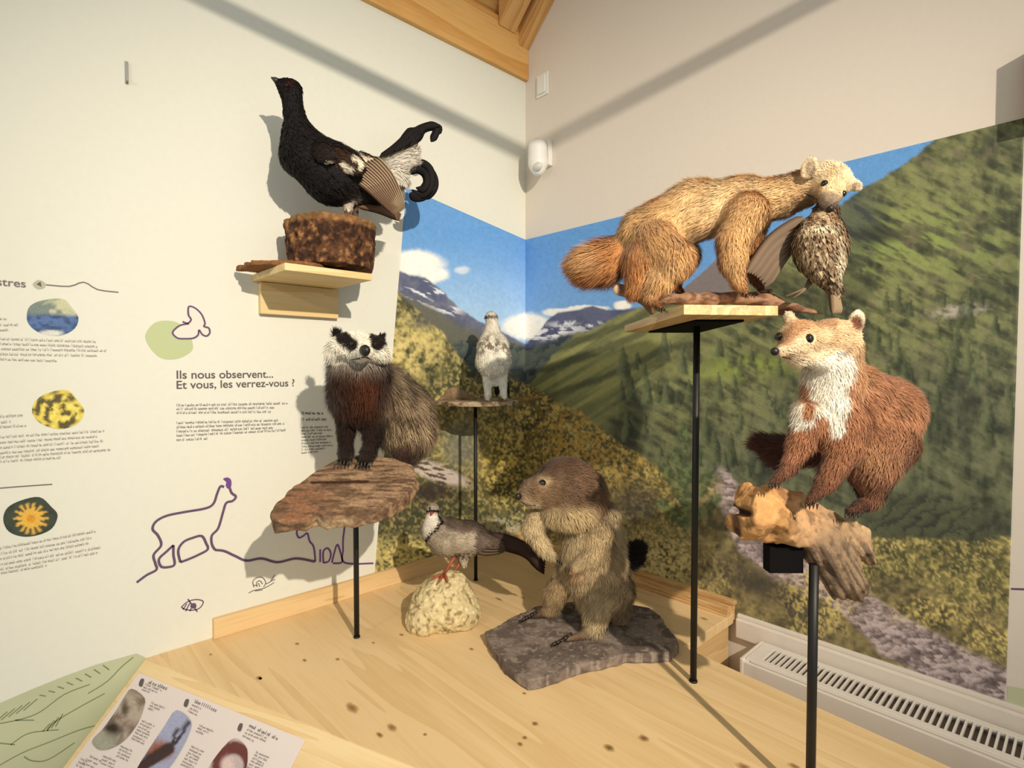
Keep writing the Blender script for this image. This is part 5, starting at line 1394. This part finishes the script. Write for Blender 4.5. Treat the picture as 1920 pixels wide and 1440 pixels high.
# wing: coverts then flight feathers
gb = b
gsf = lambda x, y, dz: min(surf(gb, x, y, gdep(x) - .04), gdep(x) - .03) + dz
wg = Body(lambda x: gdep(x) - .080 + max(0, x - 650) * .0004)
wcol = (58, 38, 28)
wg.ell((640, 300, 0), (46, 20, 10), col=wcol, ang=-22, fl=.014, flow=(1, .45, 0)); wg.ell((690, 308, .006), (44, 18, 9), col=wcol, ang=-24, fl=.014, flow=(1, .5, 0)); wg.ell((604, 286, .004), (26, 18, 10), col=(32, 22, 19), ang=-20, fl=.012, flow=(1, .4, 0))
def wg_paint(px, py, dp, col, N):
    n = fbm(px / 6, py / 6, 0, 2)
    for a, bb, r in (((664, 292), (692, 302), 8), ((608, 304), (616, 306), 5), ((636, 304), (652, 312), 4), ((640, 318), (648, 320), 4.5), ((676, 300), (668, 310), 6)):
        col = paint_seg(col, px + (n - .5) * 5, py + (n - .5) * 5, a, bb, r, 2, (222, 208, 186))
    return col
build_body(gs, wg, .0035, wg_paint, 5000, .0022, .1, name='wing', furname='wing_coverts', fmat=M_FEATH, mid=1.0, rootw=.5, cvar=.25)
for k in range(13):
    t = k / 12
    s0 = (640 + 66 * t, 324 - 30 * t); e0 = (738 + 20 * t, 402 - 10 * t * t); mdl = (686 + 52 * t, 354 - 20 * t)
    z0 = gdep(690) - .092 + .0013 * k
    feather('flight_feather', gs, [W(*s0, z0), W(*mdl, z0 + .008), W(*e0, z0 + .05)], .0115, (92, 66, 48), (70, 50, 38), gs, edge=(226, 206, 170))
for k in range(6):
    t = k / 5
    feather('flight_feather', gs, [W(672 + 12 * t, 388 - 3 * t, gdep(680) - .03 + .004 * k), W(712 + 8 * t, 398 - 6 * t, gdep(716) - .03 + .004 * k), W(750 + 3 * t, 414 - 12 * t, gdep(750) - .02 + .004 * k)], .0105, (96, 70, 50), (72, 50, 38), gs, edge=(150, 122, 92))
# tail: white undertail, black lyre feathers
ut = Body(lambda x: gdep(x) - .02)
ut.cone((722, 322, 0), (772, 288, 0), 18, 10, col=(216, 208, 194), fl=.022, flow=(1, -.6, 0)); ut.cone((726, 332, 0), (750, 338, 0), 18, 14, col=(216, 208, 194), fl=.02, flow=(1, .5, 0)); ut.cone((750, 318, 0), (776, 304, 0), 14, 7, col=(206, 198, 184), fl=.018, flow=(1, -.5, 0))
build_body(gs, ut, .0035, None, 3500, .0018, .2, name='undertail', furname='undertail_feathers', fmat=M_FEATH, mid=1.0, cvar=.12)
tf = (18, 14, 16)
def tfeat(pts, w, dz0):
    feather('tail_feather', gs, [W(x, y, gdep(min(x, 800)) - .02 + dz0) for x, y in pts], w * 2.3 / F, tf, (26, 20, 22), gs, edge=(34, 27, 28))
for pts, w, dz in (([(712, 304), (742, 282), (768, 258), (790, 240)], 15, .0), ([(714, 300), (746, 280), (764, 256), (778, 240)], 13, .006), ([(716, 308), (750, 286), (776, 262), (788, 246)], 13, -.006),
                   ([(764, 262), (782, 246), (800, 238), (822, 233)], 11, .002), ([(770, 266), (784, 258), (792, 244), (806, 238), (826, 236)], 10, -.004), ([(806, 238), (818, 240), (816, 252), (808, 266)], 10, .0), ([(812, 236), (824, 240), (820, 252)], 8, .004), ([(768, 256), (774, 268), (782, 276)], 11, -.008), ([(740, 284), (764, 268), (780, 262), (786, 250)], 9, -.01),
                   ([(756, 330), (772, 314), (790, 308), (804, 318), (808, 338), (802, 356), (786, 364), (772, 356)], 13, .0), ([(764, 326), (782, 312), (800, 316), (812, 334), (812, 352), (800, 366), (784, 370)], 13, .006), ([(760, 326), (780, 318), (796, 326), (800, 342), (792, 354), (780, 352)], 10, -.008), ([(806, 350), (796, 366), (780, 370), (768, 362)], 12, .004)):
    tfeat(pts, w, dz)

# ---- ptarmigan
pt = thing('white_ptarmigan', W(926, 750, 1.8), 'small stuffed white ptarmigan standing on the flat stone plate', 'ptarmigan')
b = Body(1.80)
wht = (228, 222, 206)
b.ell((921, 594, 0), (12, 10, 12), col=(208, 200, 184), fl=.004); b.chain([(922, 600, 0), (923, 620, 0), (924, 645, .0)], [10, 13, 25], col=(214, 206, 190), fl=.009)
b.cone((925, 652, 0), (926, 676, .0), 29, 32, col=wht, fl=.012, k=.02); b.cone((926, 680, 0), (928, 704, .01), 31, 20, col=wht, fl=.012, k=.02)
b.cone((914, 706, -.005), (915, 740, -.01), 10, 6.5, col=wht, fl=.006, k=.006); b.cone((942, 704, -.005), (944, 738, -.01), 10, 6.5, col=wht, fl=.006, k=.006)
b.cone((915, 742, -.012), (914, 748, -.03), 7, 5.5, col=wht, fl=.004, k=.005); b.cone((944, 740, -.012), (946, 745, -.03), 7, 5.5, col=wht, fl=.004, k=.005)
def pt_paint(px, py, dp, col, N):
    n = fbm(px / 6, py / 6, dp * 60, 3)
    col = mix(col, lin((112, 92, 72))[None], (blob(px, py, 922, 642, 15, 17, .5) * sst(.42, .54, n))[:, None] * .9)
    col = mix(col, lin((120, 100, 80))[None], ((blob(px, py, 903, 648, 8, 14, .5) + blob(px, py, 948, 650, 9, 14, .5)) * sst(.4, .55, n)).clip(0, 1)[:, None] * .85)
    return paint_seg(col, px, py, (909, 594), (932, 592), 2, 1.5, (60, 46, 40), .85)
build_body(pt, b, .0042, pt_paint, 9000, .0022, .15, furname='plumage', fmat=M_FEATH, mid=1.0, rootw=.5, cvar=.12)
tube('beak', [W(912, 595, 1.785), W(908, 597, 1.78)], [.006, .0015], MATS['dark_beak'], pt, seg=7)
eye(pt, W(917, 592, 1.781), .003)
for k in range(4): feather('tail_feather', pt, [W(928 + 6 * k, 708, 1.84), W(930 + 7 * k, 724, 1.85), W(932 + 7 * k, 744, 1.855)], .013, (34, 28, 28), (26, 22, 22), pt)

# ---- rock partridge
rp = thing('rock_partridge', W(838, 1085, 1.52), 'stuffed grey partridge with black collar and red legs on the pale rock', 'partridge')
rd = lambda x: 1.52 + max(0, x - 850) * .0005
b = Body(rd)
gry, pal = (112, 98, 86), (176, 160, 138)
b.ell((811, 954, 0), (11.5, 10, 13), col=(150, 134, 120), fl=.004); b.cone((811, 960, 0), (808, 990, -.005), 10, 15, col=(206, 196, 180), fl=.006)
b.cone((812, 996, 0), (836, 1006, 0), 20, 33, col=(150, 132, 114), fl=.010, flow=(1, .3, 0), k=.02); b.cone((836, 1006, 0), (880, 1010, 0), 34, 29, col=gry, fl=.012, flow=(1, .2, 0), k=.02)
b.cone((880, 1008, 0), (932, 1020, .0), 29, 11, col=(98, 82, 70), fl=.014, flow=(1, .2, 0), k=.02)
b.cone((868, 1040, 0), (870, 1056, 0), 13, 7, col=(206, 184, 150), fl=.008)
def rp_paint(px, py, dp, col, N):
    n = fbm(px / 6, py / 6, dp * 60, 3)
    fa = np.minimum(sst(783, 800, px), 1)
    col = mix(col, lin(pal)[None], ((1 - sst(882, 890, px)) * sst(993, 1003, py + (px - 860) ** 2 * .012) * (px > 800))[:, None] * .8)
    col = mix(col, lin((76, 60, 50))[None], (1 - sst(988, 998, py - (px - 850) * .12))[:, None] * (px > 830)[:, None] * .6)
    neck = (px < 830) & (py < 1012)
    col = mix(col, lin((214, 204, 190))[None], (neck * (1 - sst(-2, 3, poly_d(px, py, [(800, 962), (824, 962), (822, 982), (802, 1008), (792, 1008)]))))[:, None])
    for a, bb in (((800, 958), (823, 957)), ((823, 958), (825, 980)), ((825, 980), (803, 1004)), ((803, 1004), (796, 1012))):
        col = paint_seg(col, px, py, a, bb, 2.8, 1.5, (18, 14, 14))
    bars = sst(.5, .8, np.sin(px * .75) * .5 + .5) * sst(1034, 1038, py) * (1 - sst(1046, 1050, py)) * (px > 845)
    return mix(col, lin((40, 28, 24))[None], bars[:, None] * .8)
build_body(rp, b, .0036, rp_paint, 9000, .0019, .12, furname='plumage', fmat=M_FEATH, mid=1.0, rootw=.5, cvar=.15)
tube('beak', [W(810, 960, 1.503), W(808, 967, 1.498)], [.006, .0015], plain('red_beak', (150, 56, 40), .4), rp, seg=7)
eye(rp, W(806, 953, 1.503), .003)
M_RL = plain('red_leg', (160, 78, 52), .55)
for (x0, y0, x1, y1, dz) in ((852, 1044, 832, 1078, -.01), (866, 1050, 846, 1080, .015)):
    A = W(x0, y0, 1.52 + dz); B = W(x1, y1, 1.51 + dz); lg_ = tube('leg', [A, (A + B) / 2, B], [.006, .004, .004], M_RL, rp, seg=7)
    for dx, dy, dd_ in ((-24, 9, -.02), (-8, 14, -.045), (8, 12, -.03)):
        C_ = W(x1 + dx, y1 + dy, 1.51 + dz + dd_); tube('toe', [B, (B + C_) / 2 + ZZ * .004, C_], [.0042, .0042, .002], M_RL, lg_, seg=6)
for k in range(7):  # tail drawn long and dark, standing in for an unclear dark shape behind
    t = k / 6
    feather('tail_feather', rp, [W(900, 1004 + 10 * t, rd(900) - .005), W(950, 1012 + 12 * t, rd(950)), W(984 + 8 * t, 1026 + 14 * t, rd(985)), W(1024 - 4 * t, 1042 + 34 * t, rd(1020))], .030, (62, 44, 38), (40, 27, 24), rp, edge=(52, 36, 32))
for k in range(4):
    feather('flight_feather', rp, [W(884, 1012 + 6 * k, rd(884) - .035), W(910, 1020 + 6 * k, rd(910) - .028), W(948, 1024 + 3 * k, rd(948) - .01)], .012, (96, 80, 66), (80, 66, 54), rp, edge=(150, 128, 98))
